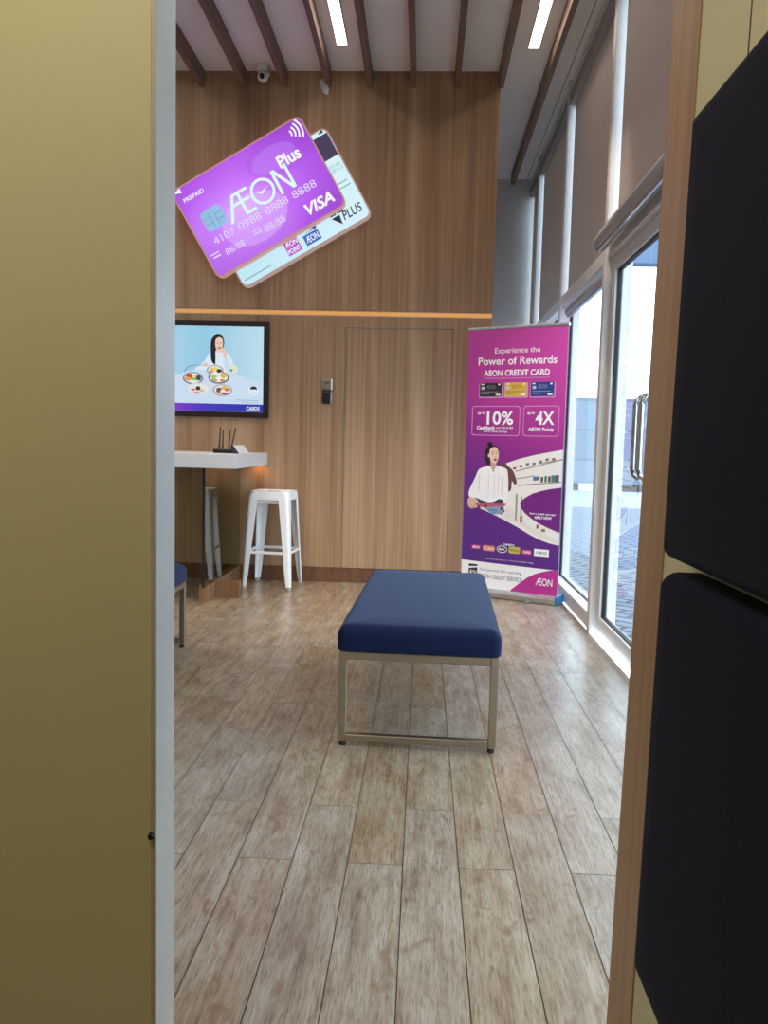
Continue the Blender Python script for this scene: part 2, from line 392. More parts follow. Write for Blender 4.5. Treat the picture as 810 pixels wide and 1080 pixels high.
# ================================================================ ROOM SHELL
WY, CZ = 6.50, 4.05
XL, YB, YF = -4.2, -1.6, 9.0
bm = bmesh.new(); rnd = []
PW, PL = 0.1525, 0.98
k0 = int(math.floor((XL+0.024)/PW)); k1 = int(math.ceil((1.07+0.024)/PW))
for k in range(k0, k1):
    xa, xb = -0.024+k*PW, -0.024+(k+1)*PW
    xa = max(xa, XL); xb = min(xb, 1.075)
    off = 2.44 if k % 2 == 0 else 2.10
    j = int(math.floor((YB-off)/PL))
    while off+j*PL < YF:
        ya, yb = max(off+j*PL, YB), min(off+(j+1)*PL, YF)
        if yb-ya > 0.01:
            g = 0.0013
            bm.faces.new([bm.verts.new(p) for p in ((xa+g, ya+g, 0), (xb-g, ya+g, 0), (xb-g, yb-g, 0), (xa+g, yb-g, 0))]); rnd.append(random.random()*100)
        j += 1
f = bm.faces.new([bm.verts.new(p) for p in ((XL, YB, -0.0025), (1.075, YB, -0.0025), (1.075, YF, -0.0025), (XL, YF, -0.0025))]); f.material_index = 1; rnd.append(0)
me = bpy.data.meshes.new('floor'); bm.to_mesh(me); bm.free()
me.materials.append(M['floor']); me.materials.append(M['grout'])
at = me.attributes.new('rnd', 'FLOAT', 'FACE')
for i, v in enumerate(rnd): at.data[i].value = v
fl = bpy.data.objects.new('floor', me); COL.objects.link(fl); struct(fl, 'wood look plank tile floor')

struct(link('ceiling', B(XL, 1.30, YB, YF+0.1, CZ, CZ+0.12), M['ceiling']), 'white ceiling')
# timber clad end wall: upper cladding stands a little proud of the lower one, warm strip in the joint
wb = struct(link('wall_back', B(XL, 0.512, WY+0.01, YF, 0.0, CZ), M['white_wall']), 'end wall behind the wood cladding')
link('upper_cladding', B(XL, 0.516, WY-0.012, WY+0.01, 2.212, CZ), M['wood'], wb)
bm = bmesh.new(); box(bm, XL, -0.652, WY-0.004, WY+0.01, 0.125, 2.165); box(bm, 0.212, 0.516, WY-0.004, WY+0.01, 0.125, 2.165); box(bm, -0.652, 0.212, WY-0.004, WY+0.01, 2.076, 2.165)
link('lower_cladding', bm, M['wood'], wb)
bm = bmesh.new(); box(bm, XL, -0.652, WY+0.0005, WY+0.01, 0.0, 0.125); box(bm, 0.212, 0.516, WY+0.0005, WY+0.01, 0.0, 0.125)
struct(link('baseboard_back', bm, M['skirting']), 'brown skirting under the wood wall')
dr = struct(link('door_1', B(-0.6455, 0.2055, WY-0.005, WY+0.009, 0.125, 2.069, 0.001), M['wood']), 'flush wood door hidden in the cladding')
link('kick_plate', B(-0.648, 0.208, WY, WY+0.009, 0.004, 0.122), M['skirting'], dr)
struct(link('wall_alcove', B(0.512, 1.30, YF, YF+0.1, 0.0, CZ), M['white_wall']), 'white wall of the recess beside the windows')
struct(link('wall_left', B(XL-0.1, XL, YB, YF, 0.0, CZ), M['white_wall']))
struct(link('wall_rear', B(XL, 1.30, YB-0.1, YB, 0.0, CZ), M['white_wall']))

# ---------------------------------------------------------------- window wall
PX0, PX1, GX = 1.068, 1.235, 1.16
posts = [(8.25, 8.31), (6.62, 6.69), (5.00, 5.07), (2.59, 2.66), (0.9, 0.97), (-0.8, -0.73)]
for i, (a, b2) in enumerate(posts):
    struct(link('trim_%d' % (i+1), B(PX0, PX1, a, b2, 0, CZ, 0.008, 2), M['frame']), 'white aluminium post of the window wall')
bays = [(8.31, YF), (6.69, 8.25), (5.07, 6.62), (0.97, 2.59), (-0.73, 0.9), (YB, -0.8)]
for i, (a, b2) in enumerate(bays):
    a += 0.001; b2 -= 0.001
    fr = bmesh.new()
    box(fr, 1.082, 1.21, a, b2, 0.0, 0.105, 0.004); box(fr, 1.078, 1.21, a, b2, 2.285, 2.372, 0.006); box(fr, 1.09, 1.21, a, b2, 3.93, CZ, 0.003)
    wn_ = struct(link('window_%d' % (i+1), fr, M['frame']), 'fixed shopfront window')
    g = bmesh.new(); box(g, GX, GX+0.01, a+0.012, b2-0.012, 0.107, 2.283); box(g, GX, GX+0.01, a+0.012, b2-0.012, 2.374, 3.928)
    link('glass_pane', g, M['glass'], wn_)
    g = bmesh.new()
    for (z0, z1) in ((0.106, 2.284), (2.373, 3.929)):
        box(g, GX-0.006, GX+0.016, a, a+0.012, z0, z1); box(g, GX-0.006, GX+0.016, b2-0.012, b2, z0, z1)
    for z in (0.106, 2.277): box(g, GX-0.006, GX+0.016, a+0.012, b2-0.012, z, z+0.007)
    link('gasket', g, M['gasket'], wn_)
# window above the doors
fr = bmesh.new(); box(fr, 1.078, 1.21, 2.661, 4.999, 2.31, 2.43, 0.006); box(fr, 1.09, 1.21, 2.661, 4.999, 3.93, CZ, 0.003)
wn_ = struct(link('window_7', fr, M['frame']), 'fixed pane above the glass doors')
link('glass_pane', B(GX, GX+0.01, 2.67, 4.99, 2.432, 3.928), M['glass'], wn_)
g = bmesh.new(); box(g, GX-0.006, GX+0.016, 2.661, 2.67, 2.432, 3.928); box(g, GX-0.006, GX+0.016, 4.99, 4.999, 2.432, 3.928)
link('gasket', g, M['gasket'], wn_)
def glass_door(n, ya, yb, hy):
    fr = bmesh.new(); x0, x1 = 1.112, 1.17
    box(fr, x0, x1, ya, ya+0.075, 0.012, 2.305, 0.004); box(fr, x0, x1, yb-0.075, yb, 0.012, 2.305, 0.004)
    box(fr, x0, x1, ya+0.075, yb-0.075, 0.012, 0.112, 0.004); box(fr, x0, x1, ya+0.075, yb-0.075, 2.225, 2.305, 0.004)
    d = struct(link('door_%d' % n, fr, M['frame']), 'glazed entrance door leaf')
    link('glass_pane', B(1.138, 1.146, ya+0.083, yb-0.083, 0.12, 2.217), M['glass'], d)
    g = bmesh.new(); xa, xb = 1.128, 1.156
    box(g, xa, xb, ya+0.076, ya+0.084, 0.113, 2.224); box(g, xa, xb, yb-0.084, yb-0.076, 0.113, 2.224)
    box(g, xa, xb, ya+0.084, yb-0.084, 0.113, 0.120); box(g, xa, xb, ya+0.084, yb-0.084, 2.217, 2.224)
    link('gasket', g, M['gasket'], d)
    for s, xe, xi in ((0, 1.005, 1.118), (1, 1.275, 1.166)):
        h = bmesh.new(); z0, z1, r = 1.015, 1.405, 0.045; sg = 1 if xe > xi else -1
        pts = [(xi, hy, z0)]
        for k in range(7): t = math.radians(90*k/6); pts.append((xe-sg*r+sg*r*math.sin(t), hy, z0+r-r*math.cos(t)))
        for k in range(7): t = math.radians(90*k/6); pts.append((xe-sg*r+sg*r*math.cos(t), hy, z1-r+r*math.sin(t)))
        pts.append((xi, hy, z1))
        o = link('handle', tube(h, pts, 0.0145, 14), M['chrome'], d, smooth=True); o['label'] = 'polished steel pull handle'
glass_door(2, 3.835, 4.998, 3.885)
glass_door(3, 2.662, 3.829, 3.779)
# ceiling groove beside the blinds
struct(link('trim_7', B(1.035, 1.043, YB, YF, CZ-0.002, CZ+0.003), M['track']), 'thin dark joint line in the ceiling')

# ================================================================ BOOTH IN THE FOREGROUND
BH = 2.55
p = struct(link('wall_partition', B(-1.7, -0.380, 1.10, 1.182, 0.0, BH), M['olive']), 'olive painted partition at the left of the opening')
link('edge_trim', B(-0.380, -0.372, 1.099, 1.184, 0.0, BH, 0.002), M['grey_trim'], p)['label'] = 'pale grey edge strip'
p = struct(link('wall_booth', B(0.334, 0.40, -1.0, 1.222, 0.0, BH), M['olive']), 'olive booth wall at the right of the opening')
link('edge_trim', B(0.3315, 0.402, 1.100, 1.225, 0.0, BH, 0.001), M['jamb'], p)['label'] = 'oak edge strip'
p_booth = p
link('panel_joint', B(0.3335, 0.3345, 0.926, 0.929, 1.54, BH), M['gasket'], p)
struct(link('wall_booth_rear', B(-1.7, 0.40, -1.08, -1.0, 0.0, BH), M['olive']))
struct(link('wall_booth_left', B(-1.78, -1.7, -1.08, 1.182, 0.0, BH), M['olive']))
struct(link('trim_8', B(-1.78, 0.40, -1.08, 1.222, BH, BH+0.06), M['white_wall']), 'lid of the booth')
t = empty('ceiling_light', (-0.60, 0.36, BH)); tag(t, 'warm round lamp under the lid of the booth', 'light')
link('housing', cyl(bmesh.new(), (0, 0, -0.03), (0, 0, -0.001), 0.17, 0.17, 32), M['alu'], t)
link('diffuser', cyl(bmesh.new(), (0, 0, -0.036), (0, 0, -0.03), 0.15, 0.15, 32), M['booth_lamp'], t)
o = link('rubber_bumper', cyl(bmesh.new(), (0, 0, 0), (0, -0.006, 0), 0.005, 0.004, 16), M['rubber'], loc=(-0.379, 1.0995, 0.574)); tag(o, 'tiny black rubber bumper low on the edge of the left partition', 'bumper')

def lean(o, deg=0.82, px=0.33, pz=1.06):
    """the booth side is not quite plumb"""
    a = math.radians(deg); o.rotation_euler.y = a
    o.location = (px-(px*math.cos(a)+pz*math.sin(a)), 0, pz-(-px*math.sin(a)+pz*math.cos(a)))
lean(p_booth)
def pad(z0, z1, r, label):
    o = link('padded_panel', slab(-0.05, 0.966, z0, z1, 0.3335, 0.286, r, 0.004, 0.020, 'X'), M['navy_dark'], smooth=True)
    lean(o); tag(o, label, 'cushion', 'padded panels on the booth wall'); return o
pad(1.022, 1.534, 0.014, 'dark navy upholstered wall pad, the upper of the two at the right')
pad(0.50, 1.008, 0.022, 'dark navy upholstered wall pad, the lower of the two at the right')

# ================================================================ CEILING: beams, lamps
ordn = ['first', 'second', 'third', 'fourth', 'fifth', 'sixth', 'seventh', 'eighth', 'ninth', 'tenth']
bxs = [-2.17, -1.827, -1.493, -1.169, -0.823, -0.50, -0.159, 0.181, 0.520]
def beam(x, y1, label):
    bm = bmesh.new(); box(bm, -0.021, 0.021, 1.4, y1, CZ-0.125, CZ-0.0005, 0.003)
    o = link('ceiling_beam', bm, M['beam'], loc=(x, 0, 0)); tag(o, label, 'beam', 'brown ceiling beams'); return o
for i, x in enumerate(bxs):
    beam(x, WY-0.013, 'brown ceiling beam, %s from the left, ending at the wood wall' % ordn[i])
beam(0.868, 8.80, 'long brown ceiling beam nearest the windows, passing beside the wood wall')
def lamp(x, y0, y1, label):
    t = empty('linear_ceiling_light', (x, (y0+y1)/2, CZ)); h = (y1-y0)/2
    bm = bmesh.new(); box(bm, -0.041, 0.041, -h, h, -0.026, -0.0005, 0.003); link('housing', bm, M['frame'], t)
    bm = bmesh.new(); box(bm, -0.035, 0.035, -h+0.005, h-0.005, -0.0268, -0.026); link('diffuser', bm, M['lamp'], t)
    return tag(t, label, 'light', 'linear ceiling lights')
lamp(-0.672, 4.8, 6.02, 'lit linear ceiling lamp left of centre, between the beams')
lamp(0.712, 4.8, 6.07, 'lit linear ceiling lamp at the right, near the windows')
lamp(-2.0, 4.8, 6.02, 'added linear fill lamp far left, unseen behind the partition')  # extra lamp out of view, put in for fill
cols = ((-3.66, 'leftmost'), (-2.66, 'second from left'), (-2.0, 'third from left'), (-1.33, 'fourth from left'), (-0.672, 'fifth from left'), (0.712, 'nearest the windows'))
for y0, row in ((3.5, 'row over the navy bench'), (2.2, 'row in front of the booth'), (0.5, 'row over the booth')):  # unseen rows added to brighten the room
    for x, nm in cols: lamp(x, y0, y0+1.22, 'added linear fill lamp, %s, %s' % (row, nm))

def spot(x, label):  # spotlights out of view, added to brighten the far floor and lower wall
    t = empty('added_fill_spotlight', (x, 4.55, CZ)); tag(t, label, 'light', 'added fill spotlights')
    a = math.radians(15)
    link('base', cyl(bmesh.new(), (0, 0, -0.02), (0, 0, -0.0005), 0.05, 0.05, 20), M['frame'], t)
    link('lamp_head', cyl(bmesh.new(), (0, 0.0, -0.02), (0, 0.13*math.sin(a), -0.02-0.13*math.cos(a)), 0.035, 0.042, 20), M['frame'], t)
    ld = bpy.data.lights.new('fill_spot_beam', 'SPOT'); ld.energy = FILL_SPOT_W; ld.color = (1.0, 0.86, 0.70); ld.spot_size = math.radians(52); ld.spot_blend = 0.7; ld.shadow_soft_size = 0.03
    lo = bpy.data.objects.new('fill_spot_beam', ld); COL.objects.link(lo); lo.parent = t
    lo.location = (0, 0.14*math.sin(a), -0.02-0.14*math.cos(a)); lo.rotation_euler = (a, 0, 0)
for x, nm in ((-1.9, 'leftmost'), (-1.0, 'second from left'), (-0.1, 'third from left'), (0.70, 'rightmost')):
    spot(x, 'small added fill spotlight above the bench, %s of the four' % nm)

# cameras
t = empty('security_camera', (-1.325, 6.40, CZ)); tag(t, 'white turret security camera with a black lens, left of the top of the wood wall', 'camera')
link('base', B(-0.045, 0.045, -0.045, 0.05, -0.05, -0.0005, 0.01, 3), M['cam_white'], t, True)
bm = bmesh.new(); bmesh.ops.create_uvsphere(bm, u_segments=24, v_segments=16, radius=0.042, matrix=Matrix.Translation((0, -0.01, -0.088)))
hd = link('camera_head', bm, M['cam_white'], t, True)
bm = bmesh.new(); cyl(bm, (0, -0.035, -0.095), (-0.0, -0.055, -0.10), 0.021, 0.019, 20); link('lens', bm, M['lens'], hd)
bm = bmesh.new(); cyl(bm, (0.04, -0.01, -0.07), (0.052, -0.01, -0.07), 0.02, 0.015, 16); link('adjuster', bm, M['cam_white'], hd)
t = empty('motion_sensor', (-0.853, WY-0.013, 3.92)); tag(t, 'small white oval sensor on the wood wall below the beams', 'sensor')
bm = bmesh.new(); bmesh.ops.create_uvsphere(bm, u_segments=20, v_segments=14, radius=1, matrix=Matrix.Translation((0, -0.03, 0)) @ Matrix.Rotation(math.radians(-18), 4, 'Y') @ Matrix.Diagonal((0.030, 0.03, 0.062, 1)))
link('body', bm, M['cam_white'], t, True)
bm = bmesh.new(); bmesh.ops.create_uvsphere(bm, u_segments=16, v_segments=10, radius=1, matrix=Matrix.Translation((0.008, -0.052, -0.025)) @ Matrix.Diagonal((0.018, 0.012, 0.022, 1)))
link('sensor_window', bm, M['white_gloss'], t, True)

# ================================================================ BLINDS
def upper_blind(ya, yb, z0, label):
    t = empty('roller_blind', (1.12, (ya+yb)/2, z0)); h = (yb-ya)/2; zt = 3.925-z0
    link('blind_cloth', B(-0.002, 0.002, -h+0.01, h-0.038, 0.012, zt-0.04), M['blind'], t)
    link('bottom_bar', B(-0.008, 0.008, -h+0.01, h-0.038, 0.001, 0.012), M['frame'], t)
    bm = bmesh.new(); box(bm, -0.045, 0.03, -h, h, zt-0.075, zt, 0.006); link('cassette', bm, M['track'], t)
    bm = bmesh.new(); box(bm, -0.052, -0.045, -h, h, zt-0.012, zt-0.002); link('edge_rail', bm, M['alu'], t)['label'] = 'bright metal edge of the cassette'
    tag(t, label, 'blind', 'blinds over the upper windows')
upper_blind(8.315, 8.97, 2.374, 'lowered taupe roller blind, the narrow one in the far corner')
upper_blind(6.70, 8.24, 2.374, 'lowered taupe roller blind above the pull-up banner')
upper_blind(5.08, 6.61, 2.374, 'lowered taupe roller blind above the window left of the door')
upper_blind(2.67, 4.99, 2.432, 'lowered taupe roller blind above the glass door')
def rolled(x, z, ya, yb, r, label):
    t = empty('rolled_up_blind', (x, (ya+yb)/2, z)); h = (yb-ya)/2
    link('roll', cyl(bmesh.new(), (0, -h, 0), (0, h, 0), r, r, 28), M['blind_tube'], t, False)
    link('bottom_bar', B(-r*0.55, -r*0.3, -h+0.01, h-0.01, -r*1.28, -r*0.86), M['alu'], t)
    for s in (-1, 1): link('end_cap', cyl(bmesh.new(), (0, s*h, 0), (0, s*(h+0.012), 0), r*1.06, r*0.95, 28), M['track'], t)
    link('head_rail', B(-r*0.4, r*0.9, -h, h, r*1.02, r*1.35), M['frame'], t)
    tag(t, label, 'blind', 'rolled up blinds under the transom')
rolled(1.108, 2.210, 5.085, 6.40, 0.034, 'rolled up grey blind over the window behind the banner')
rolled(1.020, 2.375, 2.70, 4.93, 0.045, 'rolled up grey blind in front of the beam above the glass door')

# ================================================================ OUTSIDE
struct(link('ground', B(1.236, 40, -20, 16.3, -0.12, -0.02), M['paver']), 'interlocking block pavement outside')
struct(link('floor_drive', B(-15, 40, 16.3, 22.7, -0.12, -0.02), M['concrete']), 'pale concrete drive outside')
bm = bmesh.new()
for i, x in enumerate([-14+1.15*k for k in range(46)]): box(bm, x, x+1.15, 22.7, 22.95, -0.02, 0.17, mi=i % 2)
struct(link('trim_9', bm, [M['kerb_white'], M['kerb_black']]), 'black and white painted kerb')
struct(link('wall_boundary', B(-15, 40, 23.3, 23.6, -0.02, 2.62), M['block']), 'low concrete boundary wall outside')
struct(link('wall_verge', B(-15, 40, 22.95, 23.3, -0.02, 0.1), M['concrete']), 'verge between kerb and wall')
t = struct(link('canopy_frame', B(2.9, 12.2, 13.9, 14.2, 4.28, 4.76, 0.01), M['canopy']), 'pale blue grey canopy beam outside')
link('column', B(3.12, 3.38, 13.92, 14.18, -0.02, 4.28), M['canopy'], t); link('column', B(11.8, 12.06, 13.92, 14.18, -0.02, 4.28), M['canopy'], t)

# ================================================================ COVE STRIP
o = link('led_strip', B(XL+0.02, 0.514, WY-0.002, WY+0.0095, 2.174, 2.202), M['led']); tag(o, 'warm glowing light strip across the wood wall under the upper cladding', 'light')

# ================================================================ BENCHES
def make_bench(label):
    W_, L_ = 0.30, 0.69
    t = empty('upholstered_bench', (0, 0, 0))
    link('cushion', slab(-0.310, 0.310, -0.697, 0.697, 0.366, 0.470, 0.035, 0.012, 0.045, 'Z', 0.006), M['navy'], t, True)
    s = 0.015
    for y in (-L_+s, L_-s):
        bm = bmesh.new()
        for x in (-W_+s, W_-s): box(bm, x-s, x+s, y-s, y+s, 0.018, 0.366, 0.002, 1)
        box(bm, -W_+2*s, W_-2*s, y-s, y+s, 0.336, 0.366, 0.002, 1); box(bm, -W_+2*s, W_-2*s, y-s, y+s, 0.018, 0.046, 0.002, 1)
        link('end_frame', bm, M['steel'], t)
    for x in (-W_+s, W_-s):
        link('side_rail', B(x-s, x+s, -L_+2*s, L_-2*s, 0.336, 0.365, 0.002, 1), M['steel'], t)
    for x in (-W_+0.018, W_-0.018):
        for y in (-L_+0.018, L_-0.018): link('foot', cyl(bmesh.new(), (x, y, 0.0005), (x, y, 0.018), 0.014, 0.012, 16), M['rubber'], t)['label'] = 'black foot glide'
    return tag(t, label, 'bench', 'navy benches with steel frames')
bench = make_bench('navy upholstered bench with steel frame in the middle of the floor')
bench.location = (0.024, 3.625, 0); bench.rotation_euler = (0, 0, math.radians(-1.7))
dup(bench, (-1.592, 3.622, 0), (0, 0, 0), 'navy upholstered bench mostly hidden behind the left partition')

# ================================================================ STOOL
def make_stool():
    t = empty('bar_stool', (0, 0, 0))
    bm = bmesh.new(); prism(bm, rrect(-0.16, 0.16, -0.16, 0.16, 0.045, 6), 'Z', 0.695, 0.762)
    te = [e for e in bm.edges if all(v.co.z > 0.76 for v in e.verts)]
    bmesh.ops.bevel(bm, geom=te, offset=0.010, segments=3, affect='EDGES')
    tf = max((f for f in bm.faces if f.normal.z > 0.9), key=lambda f: f.calc_area()) if False else None
    bm.faces.ensure_lookup_table()
    bmesh.ops.recalc_face_normals(bm, faces=bm.faces)
    tf = max((f for f in bm.faces if f.normal.z > 0.9), key=lambda f: f.calc_area())
    r = bmesh.ops.inset_region(bm, faces=[tf], thickness=0.022, depth=0); r2 = bmesh.ops.inset_region(bm, faces=[tf], thickness=0.008, depth=-0.006)
    bf = min(bm.faces, key=lambda f: f.calc_center_median().z if f.normal.z < -0.9 else 9)
    bmesh.ops.inset_region(bm, faces=[bf], thickness=0.006, depth=0); bf.normal_update()
    for v in bf.verts: v.co.z += 0.05
    link('seat', bm, M['stool'], t, False)
    link('grip_hole', B(-0.045, 0.045, -0.014, 0.014, 0.7545, 0.7575, 0.0), M['bezel'], t)['label'] = 'dark slot in the seat'
    for sx in (-1, 1):
        for sy in (-1, 1):
            bm = bmesh.new()
            def sec(off, wd, th, z, rr):
                # angle section with a rounded outer corner, corner pointing outwards
                cxx, cyy = sx*off, sy*off
                prof = [(wd, 0)]
                prof = [(-wd, 0.0)] + [(-rr+rr*math.sin(math.radians(a)), -rr+rr*math.cos(math.radians(a))) for a in (0, 22, 45, 68, 90)] + [(0.0, -wd), (-th, -wd)] + [(-rr+(rr-th)*math.sin(math.radians(a)), -rr+(rr-th)*math.cos(math.radians(a))) for a in (90, 45, 0)] + [(-wd, -th)]
                return [bm.verts.new((cxx+sx*p[0], cyy+sy*p[1], z)) for p in prof]
            secs = [sec(0.1605, 0.085, 0.004, 0.745, 0.04), sec(0.1625, 0.080, 0.004, 0.70, 0.03), sec(0.176, 0.062, 0.004, 0.42, 0.022), sec(0.190, 0.046, 0.004, 0.13, 0.018), sec(0.195, 0.036, 0.004, 0.024, 0.015)]
            for A, Bq in zip(secs, secs[1:]):
                n = len(A)
                for i in range(n): bm.faces.new((A[i], A[(i+1) % n], Bq[(i+1) % n], Bq[i]))
            bm.faces.new(secs[0]); bm.faces.new(list(reversed(secs[-1])))
            lg = link('leg', bm, M['stool'], t)
            q = 0.181
            link('foot', cyl(bmesh.new(), (sx*q, sy*q, 0.0005), (sx*q, sy*q, 0.026), 0.018, 0.02, 16), M['grey_trim'], lg)
    for s in (-1, 1):
        z = 0.285
        link('crossbar', B(-0.172, 0.172, s*0.172-0.004, s*0.172+0.004, z-0.011, z+0.011, 0.002, 1), M['stool'], t)
        link('crossbar', B(s*0.172-0.004, s*0.172+0.004, -0.172, 0.172, z-0.011, z+0.011, 0.002, 1), M['stool'], t)
        link('seat_brace', B(-0.145, 0.145, s*0.14-0.003, s*0.14+0.003, 0.664, 0.69, 0.001, 1), M['stool'], t)
    return t
st = make_stool(); st.location = (-1.175, 6.262, 0); st.rotation_euler = (0, 0, math.radians(-5))
tag(st, 'white metal bar stool beside the counter, in front of the wood wall', 'stool')

# ================================================================ COUNTER
t = empty('bar_counter', (-2.0, 5.94, 0)); tag(t, 'white topped wall counter with a glass panel leg below the television', 'counter')
O = Vector((-2.0, 5.94, 0))
def WB(x0, x1, y0, y1, z0, z1, bev=0.0): return B(x0-O.x, x1-O.x, y0-O.y, y1-O.y, z0, z1, bev)
link('countertop', WB(-2.9, -1.272, 5.37, WY-0.005, 0.956, 1.055, 0.004), M['white_gloss'], t)
link('glass_panel', WB(-1.506, -1.494, 5.425, 6.48, 0.122, 0.9555), M['panel_glass'], t)
link('panel_edge', WB(-1.511, -1.494, 5.414, 5.425, 0.122, 0.9555), M['gasket'], t)['label'] = 'dark front edge of the glass panel'
bm = bmesh.new()
prism(bm, [(-1.556-O.x, 5.50-O.y), (-1.493-O.x, 5.50-O.y), (-1.493-O.x, 5.70-O.y), (-1.312-O.x, 5.70-O.y), (-1.312-O.x, 5.75-O.y), (-1.493-O.x, 5.75-O.y), (-1.493-O.x, 6.48-O.y), (-1.556-O.x, 6.48-O.y)], 'Z', 0.0, 0.1215)
link('plinth', bm, wood('plinth_laminate', c(112, 78, 52), c(132, 96, 66), c(150, 112, 80), 0.5, 8, 0.5), t)['label'] = 'brown stepped plinth'
link('end_panel', WB(-2.9, -2.87, 5.40, WY-0.005, 0.0, 0.9555), M['white_gloss'], t)
bm = bmesh.new(); box(bm, -0.055, 0.055, -0.012, 0.012, 0.0005, 0.012, 0.003)
spot = empty('undercounter_light', (-1.335, 6.44, 0.956)); tag(spot, 'small warm puck light under the end of the counter top', 'light')
link('housing', cyl(bmesh.new(), (0, 0, -0.003), (0, 0, -0.0002), 0.034, 0.034, 20), M['alu'], spot)
bmq = cyl(bmesh.new(), (0, 0, -0.0042), (0, 0, -0.003), 0.028, 0.028, 20); M['puck'] = glow('warm_puck', c(255, 186, 104), 30); link('diffuser', bmq, M['puck'], spot)
bm.free()

t = empty('network_router', (-1.455, 5.78, 1.0555)); tag(t, 'small black network router with four aerials on the white counter', 'router')
bm = bmesh.new(); box(bm, -0.072, 0.072, -0.05, 0.05, 0.0005, 0.030, 0.010, 3); link('body', bm, M['black'], t, True)
for (x, y, dx, l) in ((-0.048, 0.045, 0.010, 0.17), (-0.022, 0.045, 0.004, 0.145), (0.022, 0.045, 0.012, 0.145), (0.040, 0.045, 0.034, 0.165)):
    bm = bmesh.new(); cyl(bm, (x, y, 0.02), (x+dx*0.25, y, 0.02+l*0.25), 0.0062, 0.0062, 10); cyl(bm, (x+dx*0.25, y, 0.02+l*0.25), (x+dx, y, 0.02+l), 0.0050, 0.0042, 10); link('aerial', bm, M['black'], t)
t = empty('display_wedge', (-1.315, 5.72, 1.0555)); tag(t, 'white sloping display block with dark end on the counter, right of the router', 'display')
bm = bmesh.new(); prism(bm, [(-0.028, 0.0005), (0.022, 0.0005), (-0.020, 0.058), (-0.028, 0.058)], 'Y', -0.16, 0.16); link('body', bm, plain('navy_card', c(36, 38, 62), 0.5), t)
bm = bmesh.new(); prism(bm, [(0.0225, 0.001), (0.0245, 0.001), (-0.0175, 0.0595), (-0.028, 0.0600), (-0.028, 0.0585), (-0.0195, 0.0583)], 'Y', -0.158, 0.162); link('sloping_face', bm, M['white_gloss'], t)['label'] = 'white sloping face'

# ================================================================ SWITCHES
t = empty('wall_switch', (-0.7925, WY-0.004, 1.62)); tag(t, 'square brushed metal switch plate on the wood wall, above the black reader', 'switch')
link('plate', B(-0.043, 0.043, -0.012, -0.0005, -0.043, 0.043, 0.003), M['steel'], t)
link('button', cyl(bmesh.new(), (0.004, -0.018, -0.018), (0.004, -0.012, -0.018), 0.014, 0.014, 20), M['chrome'], t)
link('side_return', B(0.031, 0.043, -0.016, -0.012, -0.043, 0.043, 0.001), M['stool'], t)['label'] = 'bright right edge of the plate'
text('lettering', 'PUSH', -0.022, 0.018, 0.008, 0.02, M['black'], t, -0.0127, 0.01)
t = empty('access_reader', (-0.797, WY-0.004, 1.52)); tag(t, 'black access reader on the wood wall, below the metal switch', 'reader')
link('body', B(-0.033, 0.033, -0.022, -0.0005, -0.056, 0.052, 0.004), M['black'], t)
link('indicator_window', B(-0.024, 0.024, -0.0235, -0.022, 0.028, 0.042), plain('grey_window', c(70, 72, 78), 0.3), t)
link('side_trim', B(0.033, 0.039, -0.014, -0.0005, -0.052, 0.05, 0.001), M['alu'], t)

# ================================================================ TELEVISION
TX, TZ = -1.94, 1.72           # centre
t = empty('television', (TX, WY-0.005, TZ)); tag(t, 'wall television showing a woman in white at a table of food', 'television')
hw, hh = 0.672, 0.384
fo = rrect(-hw, hw, -hh, hh, 0.004, 2); fi = rrect(-hw+0.042, hw-0.042, -hh+0.040, hh-0.036, 0.003, 2)
bm = bmesh.new()
A0 = [bm.verts.new((p[0], -0.035, p[1])) for p in fo]; A1 = [bm.verts.new((p[0], -0.035, p[1])) for p in fi]
B0 = [bm.verts.new((p[0], 0, p[1])) for p in fo]; B1 = [bm.verts.new((p[0], -0.022, p[1])) for p in fi]
n = len(fo)
for i in range(n):
    j = (i+1) % n
    bm.faces.new((A0[i], A0[j], A1[j], A1[i])); bm.faces.new((A0[i], B0[i], B0[j], A0[j])); bm.faces.new((A1[i], A1[j], B1[j], B1[i]))
bm.faces.new(B0); bm.faces.new(B1)
link('bezel', bm, M['bezel'], t)
E = 0.92
sx = lambda x: x-TX
sz = lambda z: z-TZ
P = lambda pts: [(sx(x), sz(z)) for x, z in pts]
scr = flat('screen', [[(-hw+0.044, -hh+0.045), (hw-0.044, -hh+0.045), (hw-0.044, hh-0.038), (-hw+0.044, hh-0.038)]], gradient_print('screen_backdrop', [(0, c(180, 220, 240)), (0.5, c(150, 206, 232)), (1, c(190, 226, 242))], (1, 0, 0), -0.3, 0.6, emit=E), t, -0.0225)
g_ = lambda nm, rgb: glow('screen_'+nm, c(*rgb), E)
y = -0.0228
flat('table_picture', [P([(-2.56, 1.70), (-2.0, 1.678), (-1.87, 1.716), (-1.78, 1.722), (-1.56, 1.715), (-1.494, 1.672), (-1.41, 1.640), (-1.313, 1.628), (-1.313, 1.444), (-2.56, 1.444)])], g_('table', (206, 226, 246)), scr, y); y -= 0.0003
flat('ribbon_picture', [P([(-2.568, 1.444), (-1.312, 1.444), (-1.312, 1.382), (-2.568, 1.382)])], gradient_print('screen_ribbon', [(0, c(150, 60, 200)), (0.45, c(70, 50, 190)), (1, c(30, 50, 170))], (1, 0, 0), -0.2, 0.5, emit=E), scr, y)
